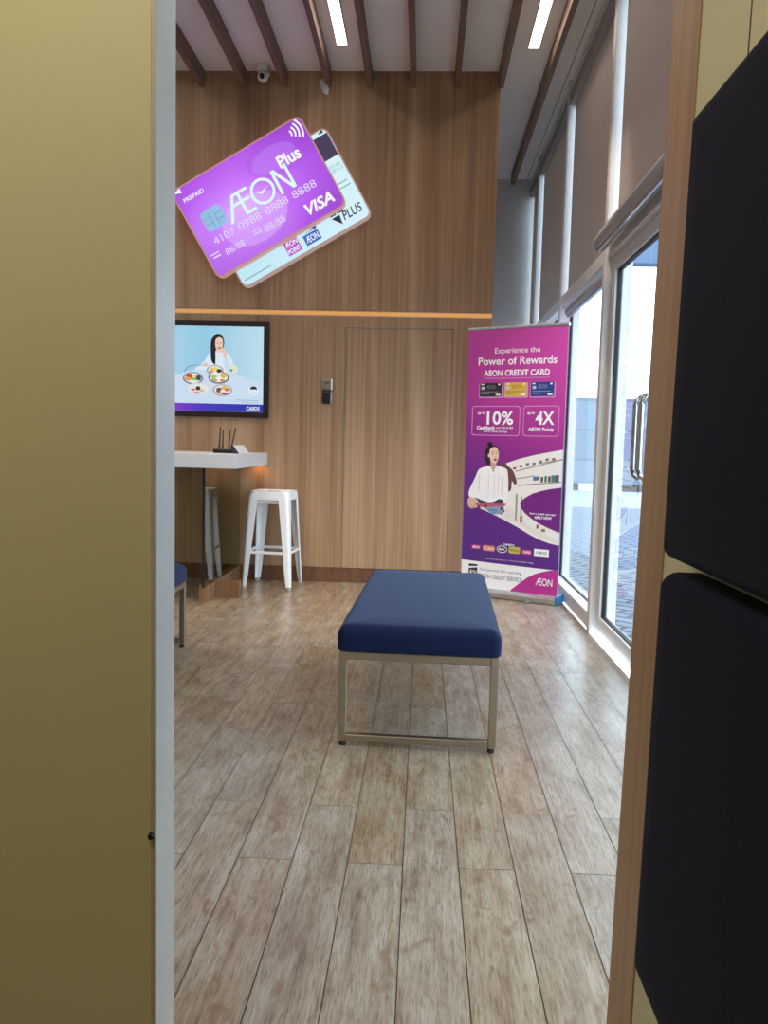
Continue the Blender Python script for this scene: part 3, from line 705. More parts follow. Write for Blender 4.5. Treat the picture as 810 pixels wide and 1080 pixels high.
# woman
flat('blouse_picture', [spline(P([(-1.715, 1.868), (-1.76, 1.845), (-1.80, 1.78), (-1.86, 1.735), (-1.87, 1.715), (-1.80, 1.712), (-1.70, 1.705), (-1.60, 1.705), (-1.555, 1.72), (-1.56, 1.78), (-1.60, 1.845), (-1.64, 1.868)]))], g_('blouse', (222, 238, 250)), scr, y-0.0001)
flat('hair_picture', [spline(P([(-1.69, 2.003), (-1.722, 1.988), (-1.742, 1.94), (-1.744, 1.85), (-1.738, 1.79), (-1.72, 1.765), (-1.706, 1.762), (-1.704, 1.82), (-1.702, 1.87), (-1.66, 1.88), (-1.640, 1.90), (-1.634, 1.94), (-1.645, 1.985), (-1.665, 2.0)]))], g_('hair', (22, 20, 32)), scr, y-0.0004)
flat('face_picture', [spline(P([(-1.685, 1.982), (-1.704, 1.955), (-1.707, 1.915), (-1.697, 1.878), (-1.678, 1.862), (-1.658, 1.876), (-1.645, 1.91), (-1.645, 1.95), (-1.66, 1.978)])), P([(-1.69, 1.885), (-1.665, 1.885), (-1.66, 1.855), (-1.70, 1.855)])], g_('skin', (240, 205, 188)), scr, y-0.0007)
flat('features_picture', [ell(sx(-1.688), sz(1.929), 0.007, 0.0026, 10), ell(sx(-1.662), sz(1.931), 0.007, 0.0026, 10), ell(sx(-1.676), sz(1.909), 0.003, 0.002, 8)], g_('features', (70, 40, 40)), scr, y-0.001)
flat('smile_picture', [spline(P([(-1.690, 1.897), (-1.674, 1.893), (-1.660, 1.900), (-1.663, 1.887), (-1.675, 1.882), (-1.686, 1.887)]), 3)], g_('lips', (196, 60, 70)), scr, y-0.001)
hand = [spline(P([(-1.655, 1.860), (-1.640, 1.842), (-1.628, 1.806), (-1.618, 1.806), (-1.612, 1.84), (-1.622, 1.868), (-1.64, 1.872)]))]
for k in range(4): hand.append(spline(P([(-1.652+0.008*k, 1.872), (-1.660+0.009*k, 1.888-0.002*k), (-1.654+0.009*k, 1.890-0.002*k), (-1.643+0.008*k, 1.868)]), 3))
hand.append(spline(P([(-1.655, 1.858), (-1.667, 1.868), (-1.665, 1.873), (-1.65, 1.868)]), 3))
flat('hand_picture', hand, g_('hand', (236, 200, 180)), scr, y-0.0012)
flat('sleeve_picture', [spline(P([(-1.618, 1.815), (-1.60, 1.80), (-1.585, 1.725), (-1.62, 1.715), (-1.635, 1.78)]))], g_('sleeve', (206, 226, 242)), scr, y-0.0011)
flat('hand_picture', [spline(P([(-1.80, 1.765), (-1.785, 1.775), (-1.768, 1.765), (-1.765, 1.745), (-1.785, 1.738), (-1.802, 1.748)]))], g_('hand_low', (236, 196, 186)), scr, y-0.0012)
def dish(cx, cz, rx, rz, rim, bits, nm):
    d = flat('plate_picture', [ell(sx(cx), sz(cz), rx, rz, 32)], g_('rim_'+nm, rim), scr, y-0.0013)
    d2 = flat('plate_well_picture', [ell(sx(cx), sz(cz)+0.002, rx*0.84, rz*0.80, 32)], g_('well_'+nm, (232, 236, 236)), scr, y-0.0015)
    for i, (dx, dz, r1, r2, col) in enumerate(bits):
        flat('food_picture', [spline([(sx(cx)+dx*rx+r1*rx*math.cos(q*1.047)*(0.85+0.3*((q*7+i) % 3)/2), sz(cz)+dz*rz+r2*rz*math.sin(q*1.047)*(0.85+0.3*((q*5+i) % 3)/2)) for q in range(6)], 4)], g_('food_%s%d' % (nm, i), col), scr, y-0.0016-0.0001*i)
dish(-1.888, 1.645, 0.084, 0.050, (120, 124, 132), [(-0.35, 0.35, 0.42, 0.36, (214, 70, 60)), (-0.5, -0.1, 0.3, 0.3, (236, 160, 70)), (0.15, -0.15, 0.36, 0.36, (120, 200, 110)), (0.1, 0.3, 0.28, 0.25, (240, 210, 120)), (0.55, 0.1, 0.25, 0.45, (60, 70, 90)), (0.0, -0.5, 0.36, 0.2, (240, 240, 220))], 'salad')
dish(-1.708, 1.712, 0.068, 0.042, (150, 146, 150), [(-0.3, 0.1, 0.4, 0.4, (236, 200, 120)), (0.1, 0.3, 0.3, 0.3, (240, 214, 90)), (0.5, -0.1, 0.28, 0.4, (70, 40, 40)), (-0.45, -0.3, 0.25, 0.2, (220, 120, 80))], 'bowl')
dish(-1.677, 1.654, 0.086, 0.050, (118, 112, 116), [(0.45, 0.35, 0.32, 0.4, (236, 184, 60)), (-0.45, 0.1, 0.3, 0.3, (170, 200, 120)), (0.0, -0.2, 0.3, 0.36, (246, 246, 244)), (0.35, -0.45, 0.3, 0.2, (200, 150, 90)), (-0.4, -0.4, 0.3, 0.25, (190, 170, 110))], 'rice')
dish(-1.846, 1.560, 0.102, 0.052, (214, 220, 230), [(0.0, 0.1, 0.22, 0.30, (80, 40, 40)), (-0.4, -0.1, 0.2, 0.2, (226, 130, 110)), (0.3, -0.25, 0.2, 0.2, (230, 180, 120)), (-0.1, -0.55, 0.3, 0.15, (226, 150, 150)), (0.45, 0.25, 0.2, 0.3, (226, 236, 220))], 'sauce')
dish(-1.645, 1.553, 0.080, 0.048, (180, 160, 170), [(-0.35, 0.0, 0.35, 0.4, (130, 80, 80)), (0.2, 0.4, 0.3, 0.35, (230, 190, 70)), (0.5, 0.1, 0.25, 0.3, (220, 110, 80)), (0.0, -0.2, 0.25, 0.3, (244, 236, 220)), (0.2, -0.55, 0.4, 0.2, (150, 90, 90))], 'mixed')
dish(-1.558, 1.722, 0.042, 0.038, (200, 220, 205), [(0, 0.1, 0.6, 0.5, (214, 236, 200)), (-0.4, -0.2, 0.3, 0.3, (110, 160, 110))], 'greens')
flat('badge_picture', [ell(sx(-1.39), sz(1.556), 0.043, 0.036, 32)], g_('badge', (236, 242, 250)), scr, y-0.0014)
flat('badge_mark_picture', [spline(P([(-1.418, 1.560), (-1.412, 1.582), (-1.39, 1.590), (-1.368, 1.582), (-1.362, 1.560), (-1.375, 1.566), (-1.39, 1.563), (-1.405, 1.566)]), 4), spline(P([(-1.412, 1.545), (-1.39, 1.536), (-1.368, 1.545), (-1.39, 1.530)]), 4)], g_('badge_mark', (24, 26, 40)), scr, y-0.0016)
text('lettering', 'Cashless dining, every day', sx(-1.54), sx(-1.348), sz(1.466), sz(1.482), g_('caption', (80, 100, 120)), scr, y-0.0014, 0.0) if False else None
wt = g_('lettering', (236, 240, 250))
text('lettering', 'CARDS', sx(-1.45), sx(-1.340), sz(1.394), sz(1.426), wt, scr, y-0.0014, 0.03)
flat('caption_lines', [P([(-1.541, 1.480), (-1.35, 1.477), (-1.35, 1.473), (-1.541, 1.476)]), P([(-1.49, 1.462), (-1.35, 1.460), (-1.35, 1.457), (-1.49, 1.459)])], g_('caption', (120, 150, 175)), scr, y-0.0014)
flat('chair_outline_picture', [P([(-1.966, 1.70), (-1.93, 1.74), (-1.88, 1.752), (-1.80, 1.755), (-1.80, 1.75), (-1.88, 1.747), (-1.926, 1.735), (-1.96, 1.697)])], g_('outline', (110, 140, 130)), scr, y-0.0002)

# ================================================================ ILLUMINATED CARD SIGNS
def card_sign(name, cx, cz, ang, yf, w2, h2, th, face, edge, label):
    t = empty(name, (cx, yf+th, cz), (0, -math.radians(ang), 0))
    bm = bmesh.new(); prism(bm, rrect(-w2, w2, -h2, h2, 0.055, 8), 'Y', -th+0.001, 0); link('light_box', bm, edge, t)
    fc = flat('face', [rrect(-w2+0.012, w2-0.012, -h2+0.012, h2-0.012, 0.047, 8)], face, t, -th)
    tag(t, label, 'sign', 'illuminated card signs'); return t, fc, -th
edge1 = glow('card_rim', c(240, 176, 168), 0.55); edge2 = glow('card_rim_pale', c(226, 190, 186), 0.55)
t2, f2, y2 = card_sign('illuminated_card_sign', -1.149, 2.979, 30.2, WY-0.085, 0.585, 0.387, 0.065, gradient_print('pale_card_face', [(0, c(196, 236, 250)), (1, c(214, 244, 252))], (1, 0, 0), -0.5, 0.5, emit=0.95), edge2, 'pale blue lit card sign on the wood wall, behind the purple one')
t1, f1, y1 = card_sign('illuminated_card_sign', -1.340, 3.035, 30.3, WY-0.165, 0.584, 0.384, 0.070, card_print('purple_card_face', 1.0), edge1, 'large purple lit card sign on the wood wall, in front of the pale one')
ink = glow('lit_white_ink', c(250, 246, 255), 1.0); pale = glow('lit_pale_ink', c(228, 214, 252), 0.95); mint = glow('lit_mint_ink', c(214, 246, 240), 1.0)
dk = glow('lit_dark_ink', c(40, 38, 70), 0.9); gr = glow('lit_grey_ink', c(150, 180, 190), 0.9)
ya = y1-0.0012
text('lettering', 'PREPAID', -0.523, -0.345, 0.250, 0.284, ink, f1, ya, 0.012)
flat('arrow_mark', [[(-0.565, 0.350), (-0.505, 0.372), (-0.505, 0.330)]], ink, f1, ya)
ch = flat('chip', [rrect(-0.470, -0.288, -0.042, 0.122, 0.035, 6)], glow('lit_chip', c(150, 196, 232), 0.9), f1, ya)
flat('chip_lines', [[(-0.466, 0.066), (-0.40, 0.066), (-0.40, 0.060), (-0.466, 0.060)], [(-0.466, 0.018), (-0.40, 0.018), (-0.40, 0.012), (-0.466, 0.012)], [(-0.36, 0.066), (-0.292, 0.066), (-0.292, 0.060), (-0.36, 0.060)], [(-0.36, 0.018), (-0.292, 0.018), (-0.292, 0.012), (-0.36, 0.012)], [(-0.403, 0.095), (-0.397, 0.095), (-0.397, -0.02), (-0.403, -0.02)], [(-0.363, 0.095), (-0.357, 0.095), (-0.357, -0.02), (-0.363, -0.02)]], glow('lit_chip_line', c(110, 160, 205), 0.9), ch, ya-0.0008)
# wordmark: long slanted A stroke joined to E, round O with a small tick, N
L1 = []
L1.append([(-0.285, -0.075), (-0.258, -0.075), (-0.155, 0.125), (-0.182, 0.125)])
L1.append([(-0.182, 0.125), (-0.182, 0.103), (-0.045, 0.103), (-0.045, 0.125)])
L1.append([(-0.140, 0.110), (-0.116, 0.110), (-0.116, -0.070), (-0.140, -0.070)])
L1.append([(-0.225, 0.030), (-0.213, 0.052), (-0.055, 0.052), (-0.055, 0.030)])
L1.append([(-0.130, -0.070), (-0.045, -0.070), (-0.045, -0.048), (-0.130, -0.048)])
L1 += ring(ell(0.055, 0.026, 0.100, 0.102, 40), ell(0.055, 0.026, 0.078, 0.080, 40))
L1.append([(0.0, 0.045), (0.04, 0.008), (0.115, 0.045), (0.04, 0.026)])
L1.append([(0.172, -0.072), (0.195, -0.072), (0.195, 0.125), (0.172, 0.125)]); L1.append([(0.175, 0.125), (0.203, 0.125), (0.305, -0.072), (0.277, -0.072)]); L1.append([(0.285, -0.072), (0.308, -0.072), (0.308, 0.125), (0.285, 0.125)])
flat('wordmark', L1, mint, f1, ya)
text('lettering', 'Plus', 0.262, 0.452, 0.098, 0.196, ink, f1, ya, 0.03)
for s, x0, x1 in (('4107', -0.470, -0.285), ('0988', -0.245, -0.050), ('8888', -0.005, 0.195), ('8888', 0.240, 0.445)): text('lettering', s, x0, x1, -0.150, -0.090, pale, f1, ya, 0.0)
text('lettering', '88/88', -0.430, -0.262, -0.262, -0.212, pale, f1, ya, 0.0)
text('lettering', '88/88', -0.074, 0.108, -0.262, -0.208, pale, f1, ya, 0.0)
flat('small_print', [[(-0.545, -0.196), (-0.470, -0.196), (-0.470, -0.206), (-0.545, -0.206)], [(-0.535, -0.222), (-0.470, -0.222), (-0.470, -0.234), (-0.535, -0.234)], [(-0.170, -0.200), (-0.098, -0.200), (-0.098, -0.209), (-0.170, -0.209)], [(-0.165, -0.226), (-0.098, -0.226), (-0.098, -0.236), (-0.165, -0.236)]], pale, f1, ya)
text('lettering', 'VISA', 0.275, 0.515, -0.318, -0.226, ink, f1, ya, 0.03, 0.25)
arcs = []
for k in range(4):
    r0 = 0.030+0.030*k; r1b = r0+0.014; cxa, cza = 0.425, 0.295
    A_ = [(cxa+r0*math.cos(math.radians(q)), cza+r0*math.sin(math.radians(q))) for q in range(-36, 37, 9)]
    B_ = [(cxa+r1b*math.cos(math.radians(q)), cza+r1b*math.sin(math.radians(q))) for q in range(-36, 37, 9)]
    arcs += [[A_[i], B_[i], B_[i+1], A_[i+1]] for i in range(len(A_)-1)]
flat('contactless_mark', arcs, ink, f1, ya)
yb = y2-0.0012
flat('magnetic_stripe', [[(0.40, 0.338), (0.572, 0.338), (0.572, 0.150), (0.40, 0.150)]], glow('lit_stripe', c(58, 48, 84), 0.9), f2, yb)
flat('arrow_mark', [[(0.500, 0.358), (0.548, 0.376), (0.545, 0.348)]], dk, f2, yb)
text('lettering', 'SECURE', 0.455, 0.550, 0.075, 0.100, gr, f2, yb); text('lettering', 'SERVICE', 0.455, 0.560, 0.040, 0.064, gr, f2, yb)
flat('small_print', [[(0.45, -0.045), (0.54, -0.045), (0.54, -0.055), (0.45, -0.055)], [(0.44, -0.085), (0.55, -0.085), (0.55, -0.095), (0.44, -0.095)], [(-0.55, -0.325), (-0.30, -0.325), (-0.30, -0.335), (-0.55, -0.335)]], gr, f2, yb)
text('lettering', 'PLUS', 0.372, 0.540, -0.318, -0.245, dk, f2, yb, 0.015, 0.2)
flat('triangle_mark', [[(0.275, -0.245), (0.335, -0.210), (0.335, -0.245)], [(0.345, -0.245), (0.345, -0.205), (0.395, -0.225), (0.40, -0.245)], [(0.285, -0.258), (0.355, -0.258), (0.345, -0.335)]], dk, f2, yb)
bx = flat('badge', [[(-0.145, -0.345), (-0.025, -0.345), (-0.025, -0.235), (-0.145, -0.235)]], glow('lit_magenta', c(190, 84, 206), 0.9), f2, yb)
text('lettering', 'ÆON', -0.138, -0.032, -0.282, -0.240, ink, bx, yb-0.001, 0.01); text('lettering', 'POINT', -0.138, -0.032, -0.335, -0.297, ink, bx, yb-0.001, 0.02)
bx = flat('badge', [[(0.018, -0.345), (0.150, -0.345), (0.150, -0.262), (0.018, -0.262)]], glow('lit_blue', c(50, 110, 200), 0.9), f2, yb)
text('lettering', 'ÆON', 0.030, 0.138, -0.330, -0.278, ink, bx, yb-0.001, 0.01)
flat('badge_swoosh', [[(0.018, -0.252), (0.110, -0.246), (0.150, -0.222), (0.150, -0.252)]], glow('lit_navy', c(30, 60, 130), 0.9), f2, yb)

# ================================================================ PULL-UP BANNER
BN = empty('pull_up_banner', (0.325, 6.243, 0), (0, 0, math.radians(-27.77)))
tag(BN, 'tall purple pull-up advertising banner standing by the windows', 'banner')
BW = 0.782
bm = bmesh.new(); prism(bm, [(-0.075, 0.006), (0.085, 0.006), (0.085, 0.045), (0.045, 0.062), (-0.035, 0.062), (-0.075, 0.040)], 'X', -0.012, BW+0.008)
link('base', bm, M['alu'], BN)['label'] = 'silver base cassette'
for s in (0.2, 0.58):
    bm = bmesh.new(); box(bm, s-0.022, s+0.022, -0.17, 0.17, 0.0008, 0.006, 0.001, 1); link('foot', bm, M['alu'], BN)
link('end_cap', B(BW+0.008, BW+0.026, -0.078, 0.088, 0.004, 0.066, 0.004), plain('blue_cap', c(40, 130, 190), 0.4), BN)['label'] = 'blue end cap'
link('pole', cyl(bmesh.new(), (BW/2, 0.03, 0.06), (BW/2, 0.03, 2.03), 0.009, 0.009, 16), M['alu'], BN)
bm = bmesh.new(); box(bm, -0.004, BW+0.004, -0.006, 0.034, 2.030, 2.052, 0.004); link('top_rail', bm, M['alu'], BN)
bm = bmesh.new(); box(bm, 0, BW, -0.0008, 0.0004, 0.058, 2.032)
mt, nt, b = base('banner_print'); Lk = nt.links
tc = nn(nt, 'ShaderNodeTexCoord'); sp = nn(nt, 'ShaderNodeSeparateXYZ'); Lk.new(tc.outputs['Object'], sp.inputs[0])
ad = nn(nt, 'ShaderNodeMath', operation='MULTIPLY_ADD'); ad.inputs[1].default_value = 0.42; Lk.new(sp.outputs[0], ad.inputs[0]); Lk.new(sp.outputs[2], ad.inputs[2])
mr = nn(nt, 'ShaderNodeMapRange'); mr.inputs[1].default_value = 0.3; mr.inputs[2].default_value = 2.3; Lk.new(ad.outputs[0], mr.inputs[0])
rr = ramp(nt, [(0.0, c(88, 46, 138)), (0.30, c(104, 42, 136)), (0.5, c(150, 44, 142)), (0.72, c(196, 62, 158)), (1.0, c(222, 76, 178))], mr.outputs[0])
Lk.new(rr.outputs[0], b.inputs['Base Color']); b.inputs['Roughness'].default_value = 0.45
ban = link('banner_sheet', bm, mt, BN)
pi_ = lambda nm, rgb, r=0.5: plain('print_'+nm, c(*rgb), r, var=0.03)
W1 = pi_('white', (255, 252, 255)); PK = pi_('pink_line', (222, 150, 210))
yy = -0.0014
text('lettering', 'Experience the', 0.219, 0.577, 1.838, 1.892, W1, ban, yy, 0.01)
text('lettering', 'Power of Rewards', 0.087, 0.707, 1.765, 1.826, W1, ban, yy, 0.018)
text('lettering', 'AEON CREDIT CARD', 0.134, 0.656, 1.682, 1.728, W1, ban, yy, 0.03)
flat('underline', [[(0.134, 1.662), (0.656, 1.662), (0.656, 1.668), (0.134, 1.668)]], PK, ban, yy)
for (x0, x1, col, ac) in ((0.106, 0.290, (44, 38, 48), (150, 140, 150)), (0.310, 0.488, (222, 180, 76), (150, 120, 40)), (0.515, 0.698, (48, 62, 132), (150, 170, 210))):
    sh = flat('card_picture', [rrect(x0-0.006, x1+0.006, 1.518, 1.633, 0.008, 3)], PK, ban, yy)
    cd = flat('card_picture', [rrect(x0, x1-0.004, 1.528, 1.633, 0.008, 3)], pi_('card%d' % int(x0*100), col), ban, yy-0.0006)
    A_ = pi_('accent%d' % int(x0*100), ac)
    flat('card_chip_picture', [[(x0+0.014, 1.582), (x0+0.040, 1.582), (x0+0.040, 1.604), (x0+0.014, 1.604)]], pi_('chip%d' % int(x0*100), (206, 206, 214)), ban, yy-0.0010)
    text('lettering', 'ÆON', x0+0.055, x0+0.125, 1.588, 1.614, A_, ban, yy-0.0010, 0.0)
    flat('card_lines', [[(x0+0.014, 1.562), (x1-0.03, 1.562), (x1-0.03, 1.567), (x0+0.014, 1.567)], [(x0+0.014, 1.546), (x0+0.08, 1.546), (x0+0.08, 1.550), (x0+0.014, 1.550)]], A_, ban, yy-0.0010)
    flat('card_mark', [[(x1-0.052, 1.536), (x1-0.014, 1.536), (x1-0.014, 1.548), (x1-0.052, 1.548)], [(x0+0.012, 1.618), (x0+0.034, 1.618), (x0+0.034, 1.626), (x0+0.012, 1.626)], [(x1-0.035, 1.614), (x1-0.018, 1.614), (x1-0.018, 1.626), (x1-0.035, 1.626)]], W1, ban, yy-0.0010)
for (x0, x1) in ((0.048, 0.440), (0.465, 0.742)):
    flat('box_outline', ring(rrect(x0, x1, 1.233, 1.459, 0.024, 5), rrect(x0+0.006, x1-0.006, 1.239, 1.453, 0.019, 5)), PK, ban, yy)
text('lettering', 'up to', 0.095, 0.158, 1.390, 1.414, W1, ban, yy, 0.02)
text('lettering', '10%', 0.172, 0.386, 1.316, 1.418, W1, ban, yy, 0.022)
text('lettering', 'Cashback', 0.091, 0.243, 1.281, 1.308, W1, ban, yy, 0.03)
text('lettering', 'every 20th & 28th', 0.250, 0.388, 1.283, 1.303, W1, ban, yy, 0.01)
text('lettering', 'AEON Thank You Day', 0.146, 0.341, 1.254, 1.273, W1, ban, yy, 0.015)
text('lettering', 'up to', 0.494, 0.553, 1.390, 1.414, W1, ban, yy, 0.02)
text('lettering', '4X', 0.560, 0.704, 1.320, 1.421, W1, ban, yy, 0.022)
text('lettering', 'AEON Points', 0.506, 0.702, 1.272, 1.300, W1, ban, yy, 0.03)
# supermarket picture: pale aisle that sweeps down to the right, purple lens with the call to action
sw = [(0.330, 1.022), (0.361, 1.034), (0.46, 1.068), (0.569, 1.096), (0.68, 1.120), (BW-0.001, 1.140), (BW-0.001, 0.436), (0.70, 0.448), (0.622, 0.470), (0.54, 0.505), (0.461, 0.545), (0.36, 0.590), (0.282, 0.622), (0.20, 0.652), (0.142, 0.672), (0.15, 0.72), (0.25, 0.80)]
flat('aisle_picture', [sw], pi_('aisle', (244, 238, 234)), ban, yy)
def quad(x, z, w3, h3, sl=0.0): return [(x, z), (x+w3, z+sl*w3), (x+w3, z+h3+sl*w3), (x, z+h3)]
rs = random.Random(3)
sh1 = [quad(0.62+0.028*k, 0.895+0.002*k, 0.02, 0.035+0.02*rs.random(), 0.1) for k in range(5)]
flat('shelf_goods_picture', sh1[::2], pi_('goods_red', (120, 70, 70)), ban, yy-0.0005); flat('shelf_goods_picture', sh1[1::2], pi_('goods_green', (70, 140, 110)), ban, yy-0.0005)
flat('shelf_goods_picture', [quad(0.56, 0.905, 0.05, 0.03, 0.1), quad(0.70, 0.90, 0.06, 0.05, 0.1)], pi_('goods_blue', (90, 120, 170)), ban, yy-0.0004)
flat('shelf_edge_picture', [quad(0.42, 0.965, 0.36, 0.008, 0.28), quad(0.44, 0.86, 0.335, 0.008, 0.12), quad(0.43, 0.91, 0.14, 0.007, 0.2), quad(0.47, 0.62, 0.012, 0.16), quad(0.43, 0.60, 0.014, 0.20), quad(0.60, 1.03, 0.18, 0.007, 0.2)], pi_('shelf_edge', (150, 146, 140)), ban, yy-0.0003)
flat('shelf_goods_picture', [quad(0.40+0.05*k, 0.98+0.013*k+0.004*(k % 3), 0.025, 0.018, 0.2) for k in range(7)] + [quad(0.60, 0.55, 0.02, 0.03), quad(0.64, 0.53, 0.03, 0.02), quad(0.47, 0.585, 0.02, 0.05)], pi_('goods_brown', (150, 104, 92)), ban, yy-0.0004)
flat('aisle_floor_picture', [[(0.36, 0.70), (0.44, 0.66), (0.50, 0.60), (0.56, 0.56), (0.70, 0.50), (0.77, 0.47), (0.77, 0.45), (0.62, 0.49), (0.46, 0.565), (0.34, 0.62)]], pi_('aisle_floor', (236, 228, 220)), ban, yy-0.0002)
lens = [(BW-0.001, 0.865), (0.70, 0.850), (0.632, 0.833), (0.56, 0.808), (0.517, 0.783), (0.483, 0.757), (0.466, 0.730), (0.475, 0.697), (0.509, 0.657), (0.56, 0.622), (0.616, 0.590), (0.69, 0.560), (BW-0.001, 0.530)]
flat('lens_shape', [lens], pi_('lens', (120, 36, 128)), ban, yy-0.0008)
text('lettering', 'Start a credit card app?', 0.545, 0.745, 0.650, 0.668, W1, ban, yy-0.0012, 0.02)
text('lettering', 'APPLY NOW', 0.583, 0.716, 0.622, 0.644, W1, ban, yy-0.0012, 0.03)
# woman with the shopping basket
yw = yy-0.0012
flat('scarf_picture', [spline([(0.300, 1.010), (0.330, 1.030), (0.362, 1.005), (0.404, 0.966), (0.434, 0.885), (0.415, 0.872), (0.395, 0.895), (0.389, 0.827), (0.358, 0.823), (0.362, 0.90), (0.352, 0.96)], 4)], pi_('scarf', (110, 70, 72)), ban, yw)
flat('hair_picture', [ell(0.206, 1.168, 0.022, 0.018, 20), spline([(0.222, 1.160), (0.196, 1.154), (0.178, 1.136), (0.166, 1.10), (0.170, 1.06), (0.184, 1.02), (0.21, 1.02), (0.24, 1.09), (0.282, 1.112), (0.278, 1.138), (0.252, 1.158)], 5)], pi_('hair', (46, 28, 34)), ban, yw-0.0003)
flat('neck_picture', [[(0.215, 1.045), (0.262, 1.035), (0.266, 0.985), (0.248, 0.945), (0.222, 0.985)]], pi_('neck', (206, 166, 148)), ban, yw-0.0004)
flat('face_picture', [spline([(0.205, 1.118), (0.222, 1.142), (0.250, 1.148), (0.274, 1.128), (0.281, 1.092), (0.277, 1.055), (0.262, 1.028), (0.244, 1.022), (0.222, 1.038), (0.208, 1.070)], 5), ell(0.200, 1.082, 0.008, 0.014, 12)], pi_('skin', (236, 200, 182)), ban, yw-0.0006)
flat('eyes_picture', [ell(0.234, 1.092, 0.009, 0.0032, 10, 0.15), ell(0.264, 1.098, 0.008, 0.0030, 10, 0.15), [(0.222, 1.104), (0.244, 1.110), (0.244, 1.113), (0.222, 1.107)], [(0.256, 1.113), (0.272, 1.114), (0.272, 1.117), (0.256, 1.116)], ell(0.256, 1.074, 0.004, 0.0025, 8)], pi_('eyes', (58, 36, 40)), ban, yw-0.0009)
flat('mouth_picture', [spline([(0.240, 1.055), (0.256, 1.060), (0.268, 1.056), (0.262, 1.045), (0.248, 1.044)], 4)], pi_('mouth', (168, 50, 58)), ban, yw-0.0009)
flat('trousers_picture', [[(0.106, 0.752), (0.330, 0.752), (0.322, 0.700), (0.118, 0.690)]], pi_('denim', (64, 64, 92)), ban, yw-0.0003)
flat('blouse_picture', [spline([(0.206, 1.004), (0.150, 0.988), (0.118, 0.968), (0.095, 0.915), (0.072, 0.868), (0.046, 0.810), (0.044, 0.765), (0.075, 0.748), (0.110, 0.752), (0.160, 0.735), (0.216, 0.725), (0.262, 0.735), (0.304, 0.758), (0.345, 0.735), (0.362, 0.755), (0.368, 0.85), (0.362, 0.93), (0.350, 0.982), (0.300, 1.0), (0.266, 1.006), (0.244, 0.955), (0.226, 0.985)], 4)], pi_('blouse', (252, 248, 252)), ban, yw-0.0005)
flat('blouse_folds', [quad(0.126, 0.80, 0.004, 0.14), quad(0.205, 0.76, 0.003, 0.18), quad(0.252, 0.76, 0.003, 0.19), quad(0.285, 0.79, 0.003, 0.15), quad(0.315, 0.78, 0.004, 0.15)], pi_('fold', (206, 196, 208)), ban, yw-0.0008)
hd = [spline([(0.048, 0.752), (0.036, 0.722), (0.040, 0.690), (0.066, 0.668), (0.090, 0.682), (0.108, 0.700), (0.100, 0.745)], 4)]
for k in range(4): hd.append(spline([(0.060+0.013*k, 0.690), (0.072+0.014*k, 0.668+0.003*k), (0.080+0.014*k, 0.672+0.003*k), (0.074+0.013*k, 0.700)], 3))
hd.append(spline([(0.095, 0.735), (0.130, 0.708), (0.134, 0.716), (0.104, 0.748)], 3))
flat('hand_picture', hd, pi_('hand', (232, 192, 174)), ban, yw-0.0011)
flat('basket_picture', [[(0.110, 0.712), (0.350, 0.722), (0.352, 0.706), (0.160, 0.682), (0.118, 0.696)]], pi_('basket_handle', (196, 90, 110)), ban, yw-0.0008)
flat('basket_picture', [[(0.165, 0.690), (0.340, 0.702), (0.332, 0.636), (0.232, 0.642)]], pi_('basket_goods', (150, 160, 190)), ban, yw-0.0007)
flat('basket_picture', [quad(0.215, 0.655, 0.07, 0.014, 0.05), quad(0.23, 0.636, 0.05, 0.010, 0.05)], pi_('basket_blue', (92, 150, 196)), ban, yw-0.0010)
flat('basket_picture', [quad(0.175, 0.682, 0.022, 0.022), quad(0.31, 0.672, 0.016, 0.02), quad(0.335, 0.655, 0.010, 0.02)], pi_('basket_dark', (70, 46, 58)), ban, yw-0.0011)
# partner logos
text('lettering', 'Available at', 0.346, 0.432, 0.402, 0.420, W1, ban, yy, 0.02)
b1 = flat('logo_plate', [[(0.080, 0.355), (0.156, 0.355), (0.156, 0.386), (0.080, 0.386)]], pi_('logo_magenta', (206, 40, 130)), ban, yy); text('lettering', 'ÆON', 0.088, 0.148, 0.360, 0.381, W1, ban, yy-0.0006, 0.015)
flat('logo_plate', [rrect(0.175, 0.277, 0.346, 0.392, 0.015, 4)], pi_('logo_coral', (226, 128, 118)), ban, yy); text('lettering', 'BiG', 0.186, 0.215, 0.357, 0.380, pi_('ink_white2', (244, 226, 220)), ban, yy-0.0006, 0.02); text('lettering', 'store', 0.220, 0.268, 0.357, 0.380, W1, ban, yy-0.0006, 0.015)
flat('logo_plate', [ell(0.334, 0.371, 0.043, 0.027, 28)], W1, ban, yy); flat('logo_plate', [ell(0.334, 0.371, 0.038, 0.022, 28)], pi_('logo_dark', (44, 60, 70)), ban, yy-0.0005); text('lettering', 'MAX', 0.308, 0.360, 0.361, 0.381, W1, ban, yy-0.001, 0.02)
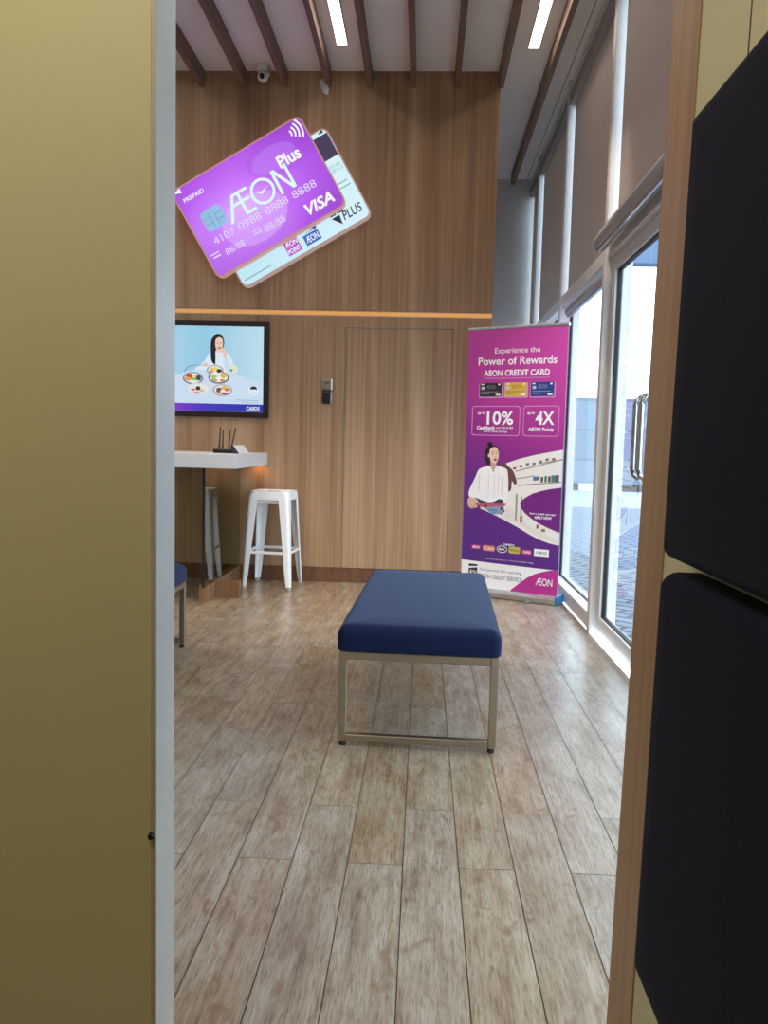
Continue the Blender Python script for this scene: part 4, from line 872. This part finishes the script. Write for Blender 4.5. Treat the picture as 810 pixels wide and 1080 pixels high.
flat('logo_plate', [rrect(0.389, 0.480, 0.346, 0.398, 0.012, 4)], pi_('logo_gold', (206, 190, 96)), ban, yy); text('lettering', 'Wellness', 0.397, 0.472, 0.361, 0.383, pi_('ink_olive', (120, 120, 50)), ban, yy-0.0006, 0.01)
flat('logo_plate', [[(0.498, 0.348), (0.572, 0.348), (0.572, 0.384), (0.498, 0.384)]], pi_('logo_magenta2', (206, 40, 130)), ban, yy); text('lettering', 'DAISO', 0.506, 0.564, 0.357, 0.375, W1, ban, yy-0.0006, 0.02)
flat('logo_plate', [[(0.591, 0.345), (0.706, 0.345), (0.706, 0.398), (0.591, 0.398)]], W1, ban, yy); text('lettering', 'KOMAISO', 0.604, 0.692, 0.361, 0.380, pi_('ink_grey', (120, 110, 130)), ban, yy-0.0006, 0.01)
text('lettering', 'www.aeoncredit.com.my  |  Terms & Conditions Apply', 0.190, 0.590, 0.281, 0.293, W1, ban, yy, 0.0)
flat('footer_band', [[(0.0, 0.262), (0.30, 0.256), (BW, 0.250), (BW, 0.0585), (0.0, 0.0585)]], pi_('footer', (252, 250, 252)), ban, yy)
flat('footer_sweep', [[(0.410, 0.060), (0.47, 0.112), (0.542, 0.172), (0.60, 0.206), (0.658, 0.228), (0.72, 0.246), (BW-0.001, 0.255), (BW-0.001, 0.060)]], pi_('sweep', (190, 50, 146)), ban, yy-0.0006)
text('lettering', 'ÆON', 0.612, 0.742, 0.125, 0.180, W1, ban, yy-0.0012, 0.01)
flat('logo_plate', [[(0.063, 0.142), (0.137, 0.142), (0.137, 0.236), (0.063, 0.236)]], pi_('logo_navy', (50, 40, 78)), ban, yy-0.0006)
flat('logo_plate', [[(0.063, 0.200), (0.137, 0.212), (0.137, 0.222), (0.063, 0.214)]], W1, ban, yy-0.001)
text('lettering', 'ÆON', 0.069, 0.131, 0.150, 0.188, W1, ban, yy-0.0012, 0.01)
INK = pi_('ink_violet', (96, 84, 116))
text('lettering', 'Ever-personal. Ever rewarding.', 0.163, 0.501, 0.186, 0.210, INK, ban, yy-0.0006, 0.0)
text('lettering', 'ÆON CREDIT SERVICE', 0.166, 0.503, 0.134, 0.166, INK, ban, yy-0.0006, 0.0)
